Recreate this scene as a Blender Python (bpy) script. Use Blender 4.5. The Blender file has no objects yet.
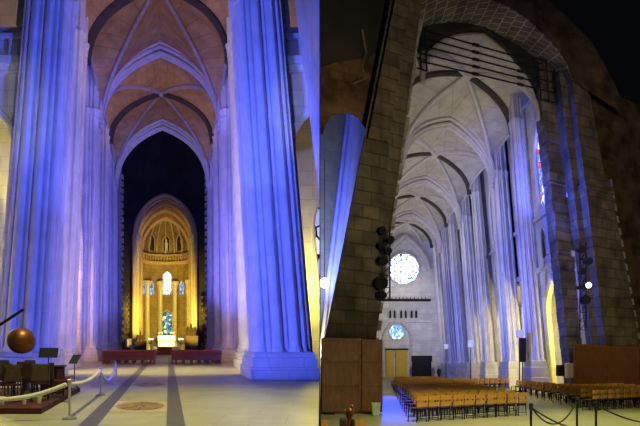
import bpy, bmesh, math, random
from mathutils import Vector, Matrix
random.seed(7)
PI = math.pi
SC = bpy.context.scene
COL = SC.collection
F = 560.0                       # focal length in pixels of the 640-wide frame
EYE = 1.8

# ------------------------------------------------------------------ materials
def _nt(name):
    m = bpy.data.materials.new(name); m.use_nodes = True
    n = m.node_tree; n.nodes.clear()
    out = n.nodes.new('ShaderNodeOutputMaterial')
    return m, n, out

def _pos(n, scale=1.0):
    g = n.nodes.new('ShaderNodeNewGeometry')
    mp = n.nodes.new('ShaderNodeMapping'); mp.inputs['Scale'].default_value = (scale,)*3 if not isinstance(scale, tuple) else scale
    n.links.new(g.outputs['Position'], mp.inputs['Vector'])
    return mp.outputs['Vector']

def mat_plain(name, c, rough=.6, metal=0, var=.15, nscale=6.0, bump=.0, spec=.4):
    m, n, out = _nt(name)
    b = n.nodes.new('ShaderNodeBsdfPrincipled')
    b.inputs['Roughness'].default_value = rough; b.inputs['Metallic'].default_value = metal
    b.inputs['Specular IOR Level'].default_value = spec
    t = n.nodes.new('ShaderNodeTexNoise'); t.inputs['Scale'].default_value = nscale; t.inputs['Detail'].default_value = 6
    n.links.new(_pos(n), t.inputs['Vector'])
    r = n.nodes.new('ShaderNodeValToRGB')
    r.color_ramp.elements[0].position = .3; r.color_ramp.elements[1].position = .7
    r.color_ramp.elements[0].color = tuple(x*(1-var) for x in c)+(1,)
    r.color_ramp.elements[1].color = tuple(min(1, x*(1+var)) for x in c)+(1,)
    n.links.new(t.outputs['Fac'], r.inputs['Fac']); n.links.new(r.outputs['Color'], b.inputs['Base Color'])
    if bump:
        bp = n.nodes.new('ShaderNodeBump'); bp.inputs['Strength'].default_value = bump; bp.inputs['Distance'].default_value = .05
        n.links.new(t.outputs['Fac'], bp.inputs['Height']); n.links.new(bp.outputs['Normal'], b.inputs['Normal'])
    n.links.new(b.outputs['BSDF'], out.inputs['Surface'])
    return m

def mat_brick(name, c1, c2, mortar, bw=1.2, bh=.55, ms=.03, rough=.85, bump=.6, nvar=.35, horiz=False, swap=False):
    """coursed stone: blocks by position (x+y along the wall, z up), stained by noise"""
    m, n, out = _nt(name)
    b = n.nodes.new('ShaderNodeBsdfPrincipled'); b.inputs['Roughness'].default_value = rough
    b.inputs['Specular IOR Level'].default_value = .2
    g = n.nodes.new('ShaderNodeNewGeometry'); sx = n.nodes.new('ShaderNodeSeparateXYZ'); n.links.new(g.outputs['Position'], sx.inputs[0])
    cx = n.nodes.new('ShaderNodeCombineXYZ')
    if swap:
        n.links.new(sx.outputs['Y'], cx.inputs['X']); n.links.new(sx.outputs['X'], cx.inputs['Y'])
    elif horiz:
        n.links.new(sx.outputs['X'], cx.inputs['X']); n.links.new(sx.outputs['Y'], cx.inputs['Y'])
    else:
        ad = n.nodes.new('ShaderNodeMath'); ad.operation = 'ADD'
        n.links.new(sx.outputs['X'], ad.inputs[0]); n.links.new(sx.outputs['Y'], ad.inputs[1])
        n.links.new(ad.outputs[0], cx.inputs['X']); n.links.new(sx.outputs['Z'], cx.inputs['Y'])
    k = n.nodes.new('ShaderNodeTexBrick')
    k.inputs['Scale'].default_value = 1; k.inputs['Brick Width'].default_value = bw; k.inputs['Row Height'].default_value = bh
    k.inputs['Mortar Size'].default_value = ms; k.inputs['Mortar Smooth'].default_value = .3
    k.inputs['Color1'].default_value = c1+(1,); k.inputs['Color2'].default_value = c2+(1,); k.inputs['Mortar'].default_value = mortar+(1,)
    n.links.new(cx.outputs[0], k.inputs['Vector'])
    t = n.nodes.new('ShaderNodeTexNoise'); t.inputs['Scale'].default_value = .9; t.inputs['Detail'].default_value = 8
    n.links.new(g.outputs['Position'], t.inputs['Vector'])
    r = n.nodes.new('ShaderNodeMapRange'); r.inputs['From Min'].default_value = .3; r.inputs['From Max'].default_value = .7
    r.inputs['To Min'].default_value = 1-nvar; r.inputs['To Max'].default_value = 1+nvar
    n.links.new(t.outputs['Fac'], r.inputs['Value'])
    mx = n.nodes.new('ShaderNodeVectorMath'); mx.operation = 'SCALE'
    n.links.new(k.outputs['Color'], mx.inputs[0]); n.links.new(r.outputs[0], mx.inputs['Scale'])
    n.links.new(mx.outputs[0], b.inputs['Base Color'])
    bp = n.nodes.new('ShaderNodeBump'); bp.inputs['Strength'].default_value = bump; bp.inputs['Distance'].default_value = .06; bp.invert = True
    n.links.new(k.outputs['Fac'], bp.inputs['Height']); n.links.new(bp.outputs['Normal'], b.inputs['Normal'])
    n.links.new(b.outputs['BSDF'], out.inputs['Surface'])
    return m

def mat_emit(name, c, s):
    m, n, out = _nt(name)
    e = n.nodes.new('ShaderNodeEmission'); e.inputs['Color'].default_value = c+(1,); e.inputs['Strength'].default_value = s
    n.links.new(e.outputs[0], out.inputs['Surface']); return m

def mat_glass(name, stops, scale, s, lead=(0.0, 0.0, 0.0)):
    """leaded stained glass with daylight behind: coloured cells in dark leads"""
    m, n, out = _nt(name)
    v = n.nodes.new('ShaderNodeTexVoronoi'); v.inputs['Scale'].default_value = scale
    n.links.new(_pos(n), v.inputs['Vector'])
    sp = n.nodes.new('ShaderNodeSeparateColor'); n.links.new(v.outputs['Color'], sp.inputs[0])
    r = n.nodes.new('ShaderNodeValToRGB'); r.color_ramp.interpolation = 'CONSTANT'
    while len(r.color_ramp.elements) < len(stops): r.color_ramp.elements.new(.5)
    for e, (p, c) in zip(r.color_ramp.elements, stops): e.position = p; e.color = c+(1,)
    n.links.new(sp.outputs[0], r.inputs['Fac'])
    v2 = n.nodes.new('ShaderNodeTexVoronoi'); v2.feature = 'DISTANCE_TO_EDGE'; v2.inputs['Scale'].default_value = scale
    n.links.new(_pos(n), v2.inputs['Vector'])
    gt = n.nodes.new('ShaderNodeMath'); gt.operation = 'GREATER_THAN'; gt.inputs[1].default_value = .05
    n.links.new(v2.outputs['Distance'], gt.inputs[0])
    ml = n.nodes.new('ShaderNodeMath'); ml.operation = 'MULTIPLY'; ml.inputs[1].default_value = s
    n.links.new(gt.outputs[0], ml.inputs[0])
    e = n.nodes.new('ShaderNodeEmission'); n.links.new(r.outputs[0], e.inputs['Color']); n.links.new(ml.outputs[0], e.inputs['Strength'])
    n.links.new(e.outputs[0], out.inputs['Surface']); return m

def mat_wood(name, c1, c2, rough=.45, sc=(3, 3, .6), dist=4.0):
    m, n, out = _nt(name)
    b = n.nodes.new('ShaderNodeBsdfPrincipled'); b.inputs['Roughness'].default_value = rough
    w = n.nodes.new('ShaderNodeTexNoise'); w.inputs['Scale'].default_value = 5; w.inputs['Detail'].default_value = 5; w.inputs['Distortion'].default_value = dist*.2
    n.links.new(_pos(n, sc), w.inputs['Vector'])
    r = n.nodes.new('ShaderNodeValToRGB'); r.color_ramp.elements[0].position = .35; r.color_ramp.elements[1].position = .65
    r.color_ramp.elements[0].color = c1+(1,); r.color_ramp.elements[1].color = c2+(1,)
    n.links.new(w.outputs['Fac'], r.inputs['Fac']); n.links.new(r.outputs[0], b.inputs['Base Color'])
    n.links.new(b.outputs['BSDF'], out.inputs['Surface']); return m

M = {}
M['limestone'] = mat_brick('pale coursed limestone', (.62, .60, .60), (.55, .53, .54), (.42, .41, .42), 1.6, .8, .02, .8, .25, .15)
M['shaft'] = mat_plain('pale limestone shaft', (.62, .60, .61), .75, 0, .10, 1.2, .15)
M['rib_mauve'] = mat_plain('mauve grey moulded rib', (.34, .29, .30), .8, 0, .15, 2.0, .1)
M['apse_stone'] = mat_brick('brown buff apse wall', (.30, .23, .11), (.26, .20, .09), (.18, .14, .07), 1.0, .55, .02, .8, .25, .25)
M['choir_vault'] = mat_brick('red brown choir vault', (.34, .17, .06), (.28, .14, .05), (.2, .1, .04), .8, .4, .02, .8, .25, .25)
M['rib'] = mat_plain('moulded limestone rib', (.50, .47, .47), .8, 0, .12, 2.0, .1)
M['dark_rib'] = mat_plain('dark stone rib', (.045, .038, .032), .85, 0, .2, 2.0, .1)  # cross ribs through the boss get a darker tone than the others
M['vault_tan'] = mat_brick('tan vault tile', (.40, .25, .115), (.34, .21, .095), (.27, .165, .075), .6, .3, .012, .9, .15, .25)
M['vault_grey'] = mat_brick('grey buff vault tile', (.47, .44, .38), (.42, .39, .34), (.35, .33, .29), .7, .35, .015, .9, .15, .18)
M['rough'] = mat_brick('dark unfaced granite', (.165, .13, .085), (.105, .088, .062), (.085, .07, .05), 1.3, .62, .03, .9, 1.0, .45)
M['rough_brown'] = mat_brick('brown unfaced rubble', (.11, .065, .035), (.065, .042, .024), (.085, .062, .04), .9, .4, .03, .95, 1.0, .6)
M['voussoir'] = mat_brick('brick arch soffit', (.10, .085, .06), (.14, .115, .08), (.34, .31, .24), .5, .62, .035, .9, .8, .4, False, True)
M['black_stone'] = mat_plain('sooty dark stone', (.03, .027, .026), .95, 0, .4, .6, .5)  # near-black base; puts the unlit crossing's darkness into the colour
M['quoin'] = mat_plain('toothed pale quoin stone', (.34, .32, .28), .85, 0, .25, 3, .3)
M['gold_stone'] = mat_brick('warm buff ashlar', (.60, .52, .34), (.54, .46, .30), (.4, .34, .22), 1.0, .55, .02, .7, .25, .2)
M['gold_rib'] = mat_plain('warm buff moulding', (.52, .40, .22), .75, 0, .15, 3)
M['granite_column'] = mat_plain('polished granite column', (.56, .52, .38), .35, 0, .15, 5)
M['floor_left'] = mat_brick('olive grey paving', (.36, .345, .26), (.31, .30, .235), (.26, .25, .2), 1.5, 1.5, .012, .42, .05, .14, True)
M['stripe'] = mat_plain('dark slate inlay', (.085, .08, .095), .45, 0, .2, 3)
M['floor_right'] = mat_plain('yellow buff terrazzo', (.46, .45, .25), .5, 0, .10, .6)
M['brass'] = mat_plain('bronze inlay', (.30, .19, .09), .5, .3, .3, 9)
M['medal'] = mat_plain('pale stone inlay', (.42, .36, .26), .5, 0, .15, 6)
M['panel'] = mat_wood('brown plywood', (.15, .062, .022), (.22, .095, .036), .5, (1.5, 1.5, .5))
M['chair_wood'] = mat_wood('honey oak', (.62, .29, .05), (.78, .40, .085), .35, (6, 6, 2))
M['chair_dark'] = mat_plain('dark steel', (.022, .018, .016), .5, .4, .2, 8)
M['seat_wood'] = mat_wood('brown seat wood', (.16, .07, .025), (.24, .11, .04), .5, (6, 6, 2))
M['black'] = mat_plain('matt black', (.008, .008, .009), .85, 0, .2, 8)
M['steel'] = mat_plain('polished steel', (.55, .55, .58), .3, .9, .08, 8)
M['rope_white'] = mat_plain('white twisted rope', (.66, .62, .66), .8, 0, .2, 30, .3)
M['rope_black'] = mat_plain('black rope', (.03, .025, .02), .8, 0, .2, 30, .3)
M['ball'] = mat_plain('patinated bronze', (.20, .075, .032), .42, .6, .45, 4, .2)
M['pew'] = mat_wood('red brown pew', (.17, .045, .02), (.26, .08, .03), .35, (4, 4, 2))
M['cushion'] = mat_plain('red velvet', (.42, .045, .03), .85, 0, .2, 12)
M['marble'] = mat_plain('white marble', (.82, .79, .70), .3, 0, .08, 3)
M['frontal'] = mat_plain('red and gold brocade', (.55, .14, .04), .6, 0, .35, 14)
M['bronze_dark'] = mat_plain('dark carved oak', (.05, .028, .016), .6, 0, .3, 10)
M['green_bin'] = mat_plain('pale green plastic', (.50, .58, .38), .5, 0, .06, 5)
M['white_box'] = mat_plain('white enamel', (.75, .75, .75), .4, 0, .05, 5)
M['gold_cloth'] = mat_plain('gold curtain', (.62, .42, .08), .7, 0, .25, 14)
M['skin'] = mat_plain('skin', (.45, .27, .19), .6, 0, .08, 12)
M['cloth_black'] = mat_plain('black cloth', (.015, .015, .02), .8, 0, .2, 12)
M['hair'] = mat_plain('dark hair', (.02, .013, .01), .7, 0, .2, 20)
M['carpet'] = mat_plain('dark red carpet', (.06, .012, .018), .95, 0, .3, 10)
M['glass_rose'] = mat_glass('rose glass', [(0, (.55, .75, 1)), (.25, (.85, .95, 1)), (.55, (.35, .6, 1)), (.8, (1, 1, 1))], 1.6, 4.2)
M['glass_star'] = mat_glass('star rose glass', [(0, (.10, .35, 1)), (.3, (.45, .75, 1)), (.55, (.12, .3, .9)), (.8, (.8, .95, 1))], 2.6, 2.0)
M['glass_cleres'] = mat_glass('clerestory glass', [(0, (.2, .3, .9)), (.3, (.75, .85, 1)), (.5, (.6, .06, .12)), (.62, (.95, .9, .8)), (.8, (.15, .2, .7))], 2.4, 1.5)
M['glass_dim'] = mat_glass('dim clerestory glass', [(0, (.10, .16, .5)), (.4, (.3, .4, .8)), (.7, (.05, .07, .25))], 2.2, .8)
M['glass_white'] = mat_glass('bright lancet glass', [(0, (.85, .95, 1)), (.5, (1, 1, 1)), (.85, (.75, .9, 1))], 1.2, 3.2)
M['glass_blue'] = mat_glass('blue lancet glass', [(0, (.1, .3, .8)), (.5, (.35, .65, .9)), (.8, (.05, .15, .5))], 2.5, 1.3)
M['glass_green'] = mat_glass('green and blue figure glass', [(0, (.04, .18, .12)), (.25, (.5, .8, .5)), (.45, (.05, .2, .35)), (.65, (.85, .85, .45)), (.85, (.08, .4, .5))], 2.0, 1.0)
M['glass_gallery'] = mat_glass('pale gallery glass', [(0, (.45, .5, .9)), (.5, (.75, .75, .95)), (.8, (.3, .35, .8))], 1.0, .9)
M['lamp'] = mat_emit('lit lamp lens', (1, .95, .75), 22)
M['lamp_soft'] = mat_emit('lit globe', (1, 1, .8), 9)
M['candle'] = mat_emit('candle flame', (1, .7, .25), 12)

# ------------------------------------------------------------------ rooms
# Left nave: a = metres from its axis (right +), y = metres down the nave, h = height above its (gently climbing) floor.
LS = 26/F
def L(a, y, h, k=0.0, ax=-.75):
    return Vector((ax + a*(1-k*h) - .27*y, y, LS*y + h))
# Right nave: a = metres from axis along the (skewed) transverse line, b = metres beyond the crossing arch, h = height. k: inward rake of its piers
TX, TY, DX = .868, .496, .051
OX, OY = 9.81, 33.0
def R(a, b, h, k=.0145):
    A = a*(1-k*h)
    return Vector((OX + TX*A + DX*b, OY + TY*A + b, h))
def RS(u, v, b):
    """measured point of the right hall in the transverse plane b -> (a without rake, h)"""
    m = (u-320)/F
    A = (m*(OY+b) - OX - DX*b)/(TX - TY*m)
    return A, EYE + (366-v)*(OY+TY*A+b)/F
def R0(a, b, h): return R(a, b, h, 0)

# ------------------------------------------------------------------ mesh tools
def quad(bm, *ps):
    vs = [bm.verts.new(p) for p in ps]
    try: return bm.faces.new(vs)
    except Exception: return None

def prism8(bm, p):
    """p: 8 points, 0-3 bottom loop, 4-7 top loop"""
    v = [bm.verts.new(q) for q in p]
    for f in ((0, 3, 2, 1), (4, 5, 6, 7), (0, 1, 5, 4), (1, 2, 6, 5), (2, 3, 7, 6), (3, 0, 4, 7)):
        bm.faces.new([v[i] for i in f])

def rbox(bm, mp, a0, a1, b0, b1, h0, h1):
    prism8(bm, [mp(a0, b0, h0), mp(a1, b0, h0), mp(a1, b1, h0), mp(a0, b1, h0), mp(a0, b0, h1), mp(a1, b0, h1), mp(a1, b1, h1), mp(a0, b1, h1)])

def box(bm, x0, x1, y0, y1, z0, z1):
    rbox(bm, lambda a, b, h: Vector((a, b, h)), x0, x1, y0, y1, z0, z1)

def lathe(bm, mp, a, b, prof, n=12):
    """prof: list of (radius, height); mp maps room coordinates"""
    rings = []
    for r, h in prof:
        rings.append([bm.verts.new(mp(a+r*math.cos(2*PI*i/n), b+r*math.sin(2*PI*i/n), h)) for i in range(n)])
    for A, B in zip(rings, rings[1:]):
        for i in range(n): bm.faces.new((A[i], A[(i+1) % n], B[(i+1) % n], B[i]))
    bm.faces.new(rings[0][::-1]); bm.faces.new(rings[-1])

IDM = lambda a, b, h: Vector((a, b, h))

def tube(bm, pts, r, n=8, sx=1.0, sy=1.0, cap=True):
    pts = [Vector(p) for p in pts]
    rings = []; prev = None
    for i, p in enumerate(pts):
        t = (pts[min(i+1, len(pts)-1)] - pts[max(i-1, 0)]).normalized()
        if prev is None:
            up = Vector((0, 0, 1)) if abs(t.z) < .95 else Vector((0, 1, 0))
            s = t.cross(up).normalized()
        else:
            s = (prev - t*prev.dot(t)).normalized()
        prev = s; u = s.cross(t)
        rr = r[i] if isinstance(r, (list, tuple)) else r
        rings.append([bm.verts.new(p + s*(rr*sx*math.cos(2*PI*j/n)) + u*(rr*sy*math.sin(2*PI*j/n))) for j in range(n)])
    for A, B in zip(rings, rings[1:]):
        for j in range(n): bm.faces.new((A[j], A[(j+1) % n], B[(j+1) % n], B[j]))
    if cap: bm.faces.new(rings[0][::-1]); bm.faces.new(rings[-1])

def ball(bm, c, r, seg=16, squash=1.0):
    m = Matrix.Translation(c) @ Matrix.Diagonal((r, r, r*squash, 1))
    bmesh.ops.create_uvsphere(bm, u_segments=seg, v_segments=max(6, seg//2), radius=1, matrix=m)

def sheet(bm, c1, c2, n=6):
    """surface between two curves with the same number of points, with n strips"""
    rows = [[bm.verts.new(p.lerp(q, j/n)) for j in range(n+1)] for p, q in zip(c1, c2)]
    for A, B in zip(rows, rows[1:]):
        for j in range(n): bm.faces.new((A[j], A[j+1], B[j+1], B[j]))

def slab(bm, front, back):
    """closed solid between two matching outline polygons"""
    f = [bm.verts.new(p) for p in front]; g = [bm.verts.new(p) for p in back]
    n = len(f)
    bm.faces.new(f); bm.faces.new(g[::-1])
    for i in range(n): bm.faces.new((f[i], g[i], g[(i+1) % n], f[(i+1) % n]))

def band(bm, inner, outer, inner2, outer2):
    """solid arch ring: four matching curves (front inner/outer, back inner/outer)"""
    for c1, c2 in ((inner, outer), (outer, outer2), (outer2, inner2), (inner2, inner)):
        r1 = [bm.verts.new(p) for p in c1]; r2 = [bm.verts.new(p) for p in c2]
        for i in range(len(r1)-1): bm.faces.new((r1[i], r1[i+1], r2[i+1], r2[i]))

CLIP = 0
def build(name, bm, mat, parent=None, smooth=False, base=None, local=False, bevel=0, solid=0):
    if CLIP and not local:
        g = bm.verts[:] + bm.edges[:] + bm.faces[:]
        bmesh.ops.bisect_plane(bm, geom=g, plane_co=(CLIP*.03, 0, 0), plane_no=(-CLIP, 0, 0), clear_outer=True)
    bmesh.ops.remove_doubles(bm, verts=bm.verts, dist=1e-4)
    bmesh.ops.recalc_face_normals(bm, faces=bm.faces)
    if not local:
        org = Vector(base) if base is not None else Vector((0, 0, 0))
        if parent is not None:
            p = parent
            org = Vector((0, 0, 0))
            while p: org += Vector(p.location); p = p.parent
        bmesh.ops.translate(bm, verts=bm.verts, vec=-org)
    me = bpy.data.meshes.new(name); bm.to_mesh(me); bm.free()
    me.materials.append(mat)
    if smooth:
        for p in me.polygons: p.use_smooth = True
        try: me.set_sharp_from_angle(angle=math.radians(40))
        except Exception: pass
    o = bpy.data.objects.new(name, me); COL.objects.link(o)
    if parent is not None: o.parent = parent
    elif base is not None: o.location = base
    if bevel:
        md = o.modifiers.new('bevel', 'BEVEL'); md.width = bevel; md.segments = 2; md.limit_method = 'ANGLE'
    if solid:
        md = o.modifiers.new('solid', 'SOLIDIFY'); md.thickness = solid; md.offset = 0
    return o

def tag(o, label, cat, group=None, kind=None):
    o['label'] = label; o['category'] = cat
    if group: o['group'] = group
    if kind: o['kind'] = kind
    return o

def empty(name, loc, label=None, cat=None, group=None, kind=None, rz=0):
    o = bpy.data.objects.new(name, None); COL.objects.link(o); o.location = loc; o.rotation_euler.z = rz
    o.empty_display_size = .2
    if label: tag(o, label, cat, group, kind)
    return o

def B(): return bmesh.new()

def bez(p0, p1, n=14, rise=.72, lean=.0):
    """rib curve from a springer up to a crown: steep at the foot, gently sloped at the crown"""
    c = Vector((p0.x + (p1.x-p0.x)*lean, p0.y + (p1.y-p0.y)*lean, p0.z + (p1.z-p0.z)*rise))
    return [p0*(1-t)**2 + c*2*t*(1-t) + p1*t*t for t in (i/n for i in range(n+1))]

# ------------------------------------------------------------------ shared building kit
def cluster(mp, s, w, width, y0, y1, htop, hcap, r, nin, nfr, label, mat_s='shaft', mat_c='limestone', plinth=1.5, group='clustered piers of the nave', cap=True, back=0):
    """compound pier: core, plinth, and engaged shafts (nin on the face to the nave, nfr on the face to the door)"""
    core = B()
    rbox(core, mp, s*(w+.25), s*(w+width), y0+.25, y1, 0, htop)
    base = mp(s*(w+width/2), (y0+y1)/2, 0)
    root = build('pillar', core, M[mat_c], base=base)
    tag(root, label, 'pier', group, 'structure')
    def shaft(a, y, rr):
        bm = B(); lathe(bm, mp, a, y, [(rr*1.35, plinth-.02), (rr*1.35, plinth+.12), (rr*1.1, plinth+.2), (rr, plinth+.32), (rr, hcap if cap else htop)], 10)
        build('shaft', bm, M[mat_s], root, smooth=True)
        if cap:
            bm = B(); lathe(bm, mp, a, y, [(rr*1.0, hcap-.05), (rr*1.15, hcap), (rr*1.05, hcap+.08), (rr*1.25, hcap+.4), (rr*1.55, hcap+.62), (rr*1.55, hcap+.75)], 10)
            build('capital', bm, M[mat_s], root, smooth=True)
            bm = B(); lathe(bm, mp, a, y, [(rr*.85, hcap+.7), (rr*.85, htop)], 8)
            build('upper_shaft', bm, M[mat_s], root, smooth=True)
    for i in range(nin):
        y = y0+.3 + (y1-y0-.5)*((i+.5)/nin)
        big = (i % 2 == 0)
        shaft(s*(w+(.22 if big else .3)), y, r*(1.2 if big else .75))
    for i in range(nfr):
        a = w + .45 + (width-.55)*((i+.5)/nfr)
        big = (i % 2 == 1)
        shaft(s*a, y0+(.18 if big else .26), r*(1.2 if big else .75))
    shaft(s*(w+.32), y0+.32, r*1.0)
    pb = B()
    rbox(pb, mp, s*(w-.38), s*(w+width+.2), y0-.4, y1+.3, 0, plinth*.45)
    rbox(pb, mp, s*(w-.26), s*(w+width+.15), y0-.28, y1+.25, plinth*.45, plinth*.8)
    rbox(pb, mp, s*(w-.14), s*(w+width+.1), y0-.16, y1+.2, plinth*.8, plinth)
    build('plinth', pb, M[mat_c], root, bevel=.05)
    return root

def archtop(x): return max(0.0, 1-abs(x))**.55
def roundtop(x): return .75*math.sqrt(max(0.0, 1-x*x)) + .25*max(0.0, 1-abs(x))**.55

def arcade_wall(mp, s, aw, th, y0, y1, h0, h1, opens, name, label, mat='limestone', n=10, top=archtop):
    """wall in a plane of the nave pierced by pointed openings: (yc, half, sill, spring, apex)"""
    cuts = {y0, y1}
    for yc, hw, hs, sp, ap in opens:
        for i in range(2*n+1):
            q = yc-hw+hw*i/n
            cuts.add(round(min(max(q, y0), y1), 4))
    cuts = sorted(cuts); bm = B()
    for p, q in zip(cuts, cuts[1:]):
        if q-p < 1e-4: continue
        mid = (p+q)/2
        act = sorted([o for o in opens if abs(mid-o[0]) < o[1]], key=lambda o: o[2])
        lo = (h0, h0)
        def prism(l, t):
            prism8(bm, [mp(s*aw, p, l[0]), mp(s*aw, q, l[1]), mp(s*(aw+th), q, l[1]), mp(s*(aw+th), p, l[0]),
                        mp(s*aw, p, t[0]), mp(s*aw, q, t[1]), mp(s*(aw+th), q, t[1]), mp(s*(aw+th), p, t[0])])
        for yc, hw, hs, sp, ap in act:
            if hs > lo[0]+1e-3: prism(lo, (hs, hs))
            lo = (sp+(ap-sp)*top((p-yc)/hw), sp+(ap-sp)*top((q-yc)/hw))
        prism(lo, (h1, h1))
    o = build(name, bm, M[mat]); tag(o, label, 'wall', None, 'structure')
    return o

def arch_ring(mp, s, aw, yc, hw, hs, sp, ap, r, name, mat, parent, n=12, top=archtop):
    pts = [mp(s*aw, yc-hw, hs)]
    for i in range(2*n+1):
        x = -1+i/n
        pts.append(mp(s*aw, yc+x*hw, sp+(ap-sp)*top(x)))
    pts.append(mp(s*aw, yc+hw, hs))
    bm = B(); tube(bm, pts, r, 8); return build(name, bm, M[mat], parent, smooth=True)

def lancet(mp, s, aw, yc, hw, hs, sp, ap, name, glass, label, frame='rib', bars=1):
    """glazed pointed window standing in a wall: pane, stone frame, mullions"""
    c = mp(s*aw, yc, hs)
    bm = B(); n = 10
    f = [mp(s*aw, yc-hw, hs)] + [mp(s*aw, yc+(-1+i/n)*hw, sp+(ap-sp)*archtop(-1+i/n)) for i in range(2*n+1)] + [mp(s*aw, yc+hw, hs)]
    g = [mp(s*(aw+.06), yc-hw, hs)] + [mp(s*(aw+.06), yc+(-1+i/n)*hw, sp+(ap-sp)*archtop(-1+i/n)) for i in range(2*n+1)] + [mp(s*(aw+.06), yc+hw, hs)]
    def dd(v):
        r = []
        for p in v:
            if not r or (p-r[-1]).length > 1e-3: r.append(p)
        return r
    slab(bm, dd(f), dd(g))
    w = build(name, bm, M[glass], base=c); tag(w, label, 'window', None, 'structure')
    arch_ring(mp, s, aw-.05, yc, hw, hs, sp, ap, .11, 'frame', frame, w)
    for j in range(bars):
        y = yc-hw+2*hw*(j+1)/(bars+1)
        bm = B(); tube(bm, [mp(s*(aw-.04), y, hs), mp(s*(aw-.04), y, sp+(ap-sp)*archtop((y-yc)/hw))], .06, 6)
        build('mullion', bm, M[frame], w)
    return w

def vault_bay(mp, w, hs, hm, H, yT0, yM, yT1, kT0, kM, kT1, web, label, wallout=1.2, wM=None, H0=None, H1=None, H2=None, rib='rib', xr=.22, wl=1.0, wdrop=1.6):
    """six-part ribbed vault between two transverse arches, with the dark rib through its boss"""
    wM = wM or w; H0 = H0 or H; H1 = H1 or H; H2 = H2 or H
    S = {}
    for s in (-1, 1):
        S[s, 0] = mp(s*w, yT0, hs, kT0); S[s, 1] = mp(s*wM*(1 if s > 0 else wl), yM, hm, kM); S[s, 2] = mp(s*w, yT1, hs, kT1)
    A0, O, A1 = mp(0, yT0, H0, 0), mp(0, yM, H1, 0), mp(0, yT1, H2, 0)
    up = Vector((0, 0, .12))
    bm = B()
    for s in (-1, 1):
        t0, t1 = bez(S[s, 0], A0), bez(S[s, 2], A1)
        d0, d1, mm = bez(S[s, 0], O), bez(S[s, 2], O), bez(S[s, 1], O)
        wa = mp(s*(w+wallout), (yT0+yM)/2, H-wdrop, kM); wb = mp(s*(w+wallout), (yT1+yM)/2, H-wdrop, kM)
        l0, l0m = bez(S[s, 0], wa), bez(S[s, 1], wa)
        l1, l1m = bez(S[s, 2], wb), bez(S[s, 1], wb)
        for c1, c2 in ((t0, d0), (t1, d1), (d0, l0), (mm, l0m), (d1, l1), (mm, l1m)):
            sheet(bm, [p+up for p in c1], [p+up for p in c2], 5)
        # side cells close from the rib to the crown of the wall arch
    o = build('ceiling', bm, M[web], smooth=False, solid=.12, base=O)
    tag(o, label, 'vault', None, 'structure')
    for s in (-1, 1):
        for k_, P in (('diagonal_rib', S[s, 0]), ('diagonal_rib', S[s, 2])):
            b_ = B(); tube(b_, bez(P, O), .17, 8, 1, 1.3); build(k_, b_, M[rib], o, smooth=True)
        wa = mp(s*(w+wallout), (yT0+yM)/2, H-wdrop, kM); wb = mp(s*(w+wallout), (yT1+yM)/2, H-wdrop, kM)
        for P, Q in ((S[s, 0], wa), (S[s, 1], wa), (S[s, 1], wb), (S[s, 2], wb)):
            b_ = B(); tube(b_, bez(P, Q), .13, 8); build('wall_rib', b_, M[rib], o, smooth=True)
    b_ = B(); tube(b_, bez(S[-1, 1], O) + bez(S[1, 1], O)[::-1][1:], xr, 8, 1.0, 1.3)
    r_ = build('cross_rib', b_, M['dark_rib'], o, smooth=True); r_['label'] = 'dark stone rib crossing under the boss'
    b_ = B(); ball(b_, O-Vector((0, 0, .12)), .42, 12, .6); build('boss', b_, M[rib], o, smooth=True)
    return o

def transverse(mp, w, hs, H, y, k, label, mat='rib', orders=((-.7, .17, .0), (-.46, .17, -.3), (-.2, .16, -.62), (.0, .2, -.78), (.2, .16, -.62), (.46, .17, -.3), (.7, .17, .0))):
    root = None
    for i, (dy, r, dz) in enumerate(orders):
        pts = []
        for s in (-1, 1):
            c = bez(mp(s*w, y+dy, hs, k), mp(0, y+dy, H, 0))
            c = [p+Vector((0, 0, dz)) for p in c]
            pts = c if s == -1 else pts + c[::-1][1:]
        bm = B(); tube(bm, pts, r, 8)
        if root is None:
            root = build('transverse_arch', bm, M[mat], smooth=True, base=mp(0, y, H, 0)); tag(root, label, 'arch', None, 'structure')
        else: build('moulding', bm, M[mat], root, smooth=True)
    # the flat back of the arch between its rolls
    c = []
    for dy in (-.78, .78):
        pts = []
        for s in (-1, 1):
            q = bez(mp(s*w, y+dy, hs, k), mp(0, y+dy, H, 0)); q = [p+Vector((0, 0, .0)) for p in q]
            pts = q if s == -1 else pts + q[::-1][1:]
        c.append(pts)
    bm = B(); sheet(bm, c[0], c[1], 2); build('arch_back', bm, M[mat], root, solid=.25)
    return root

# ================================================================== LEFT NAVE
CLIP = -1
def LK(k): return lambda a, y, h: L(a, y, h, k)
def kf(y): return max(0.0, .0115*(1-(y-26)/28))
LW = lambda a, y, h: L(a, y, h, kf(y))
def C(a, y, h): return L(a, y, h, 0, -.55)

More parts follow.
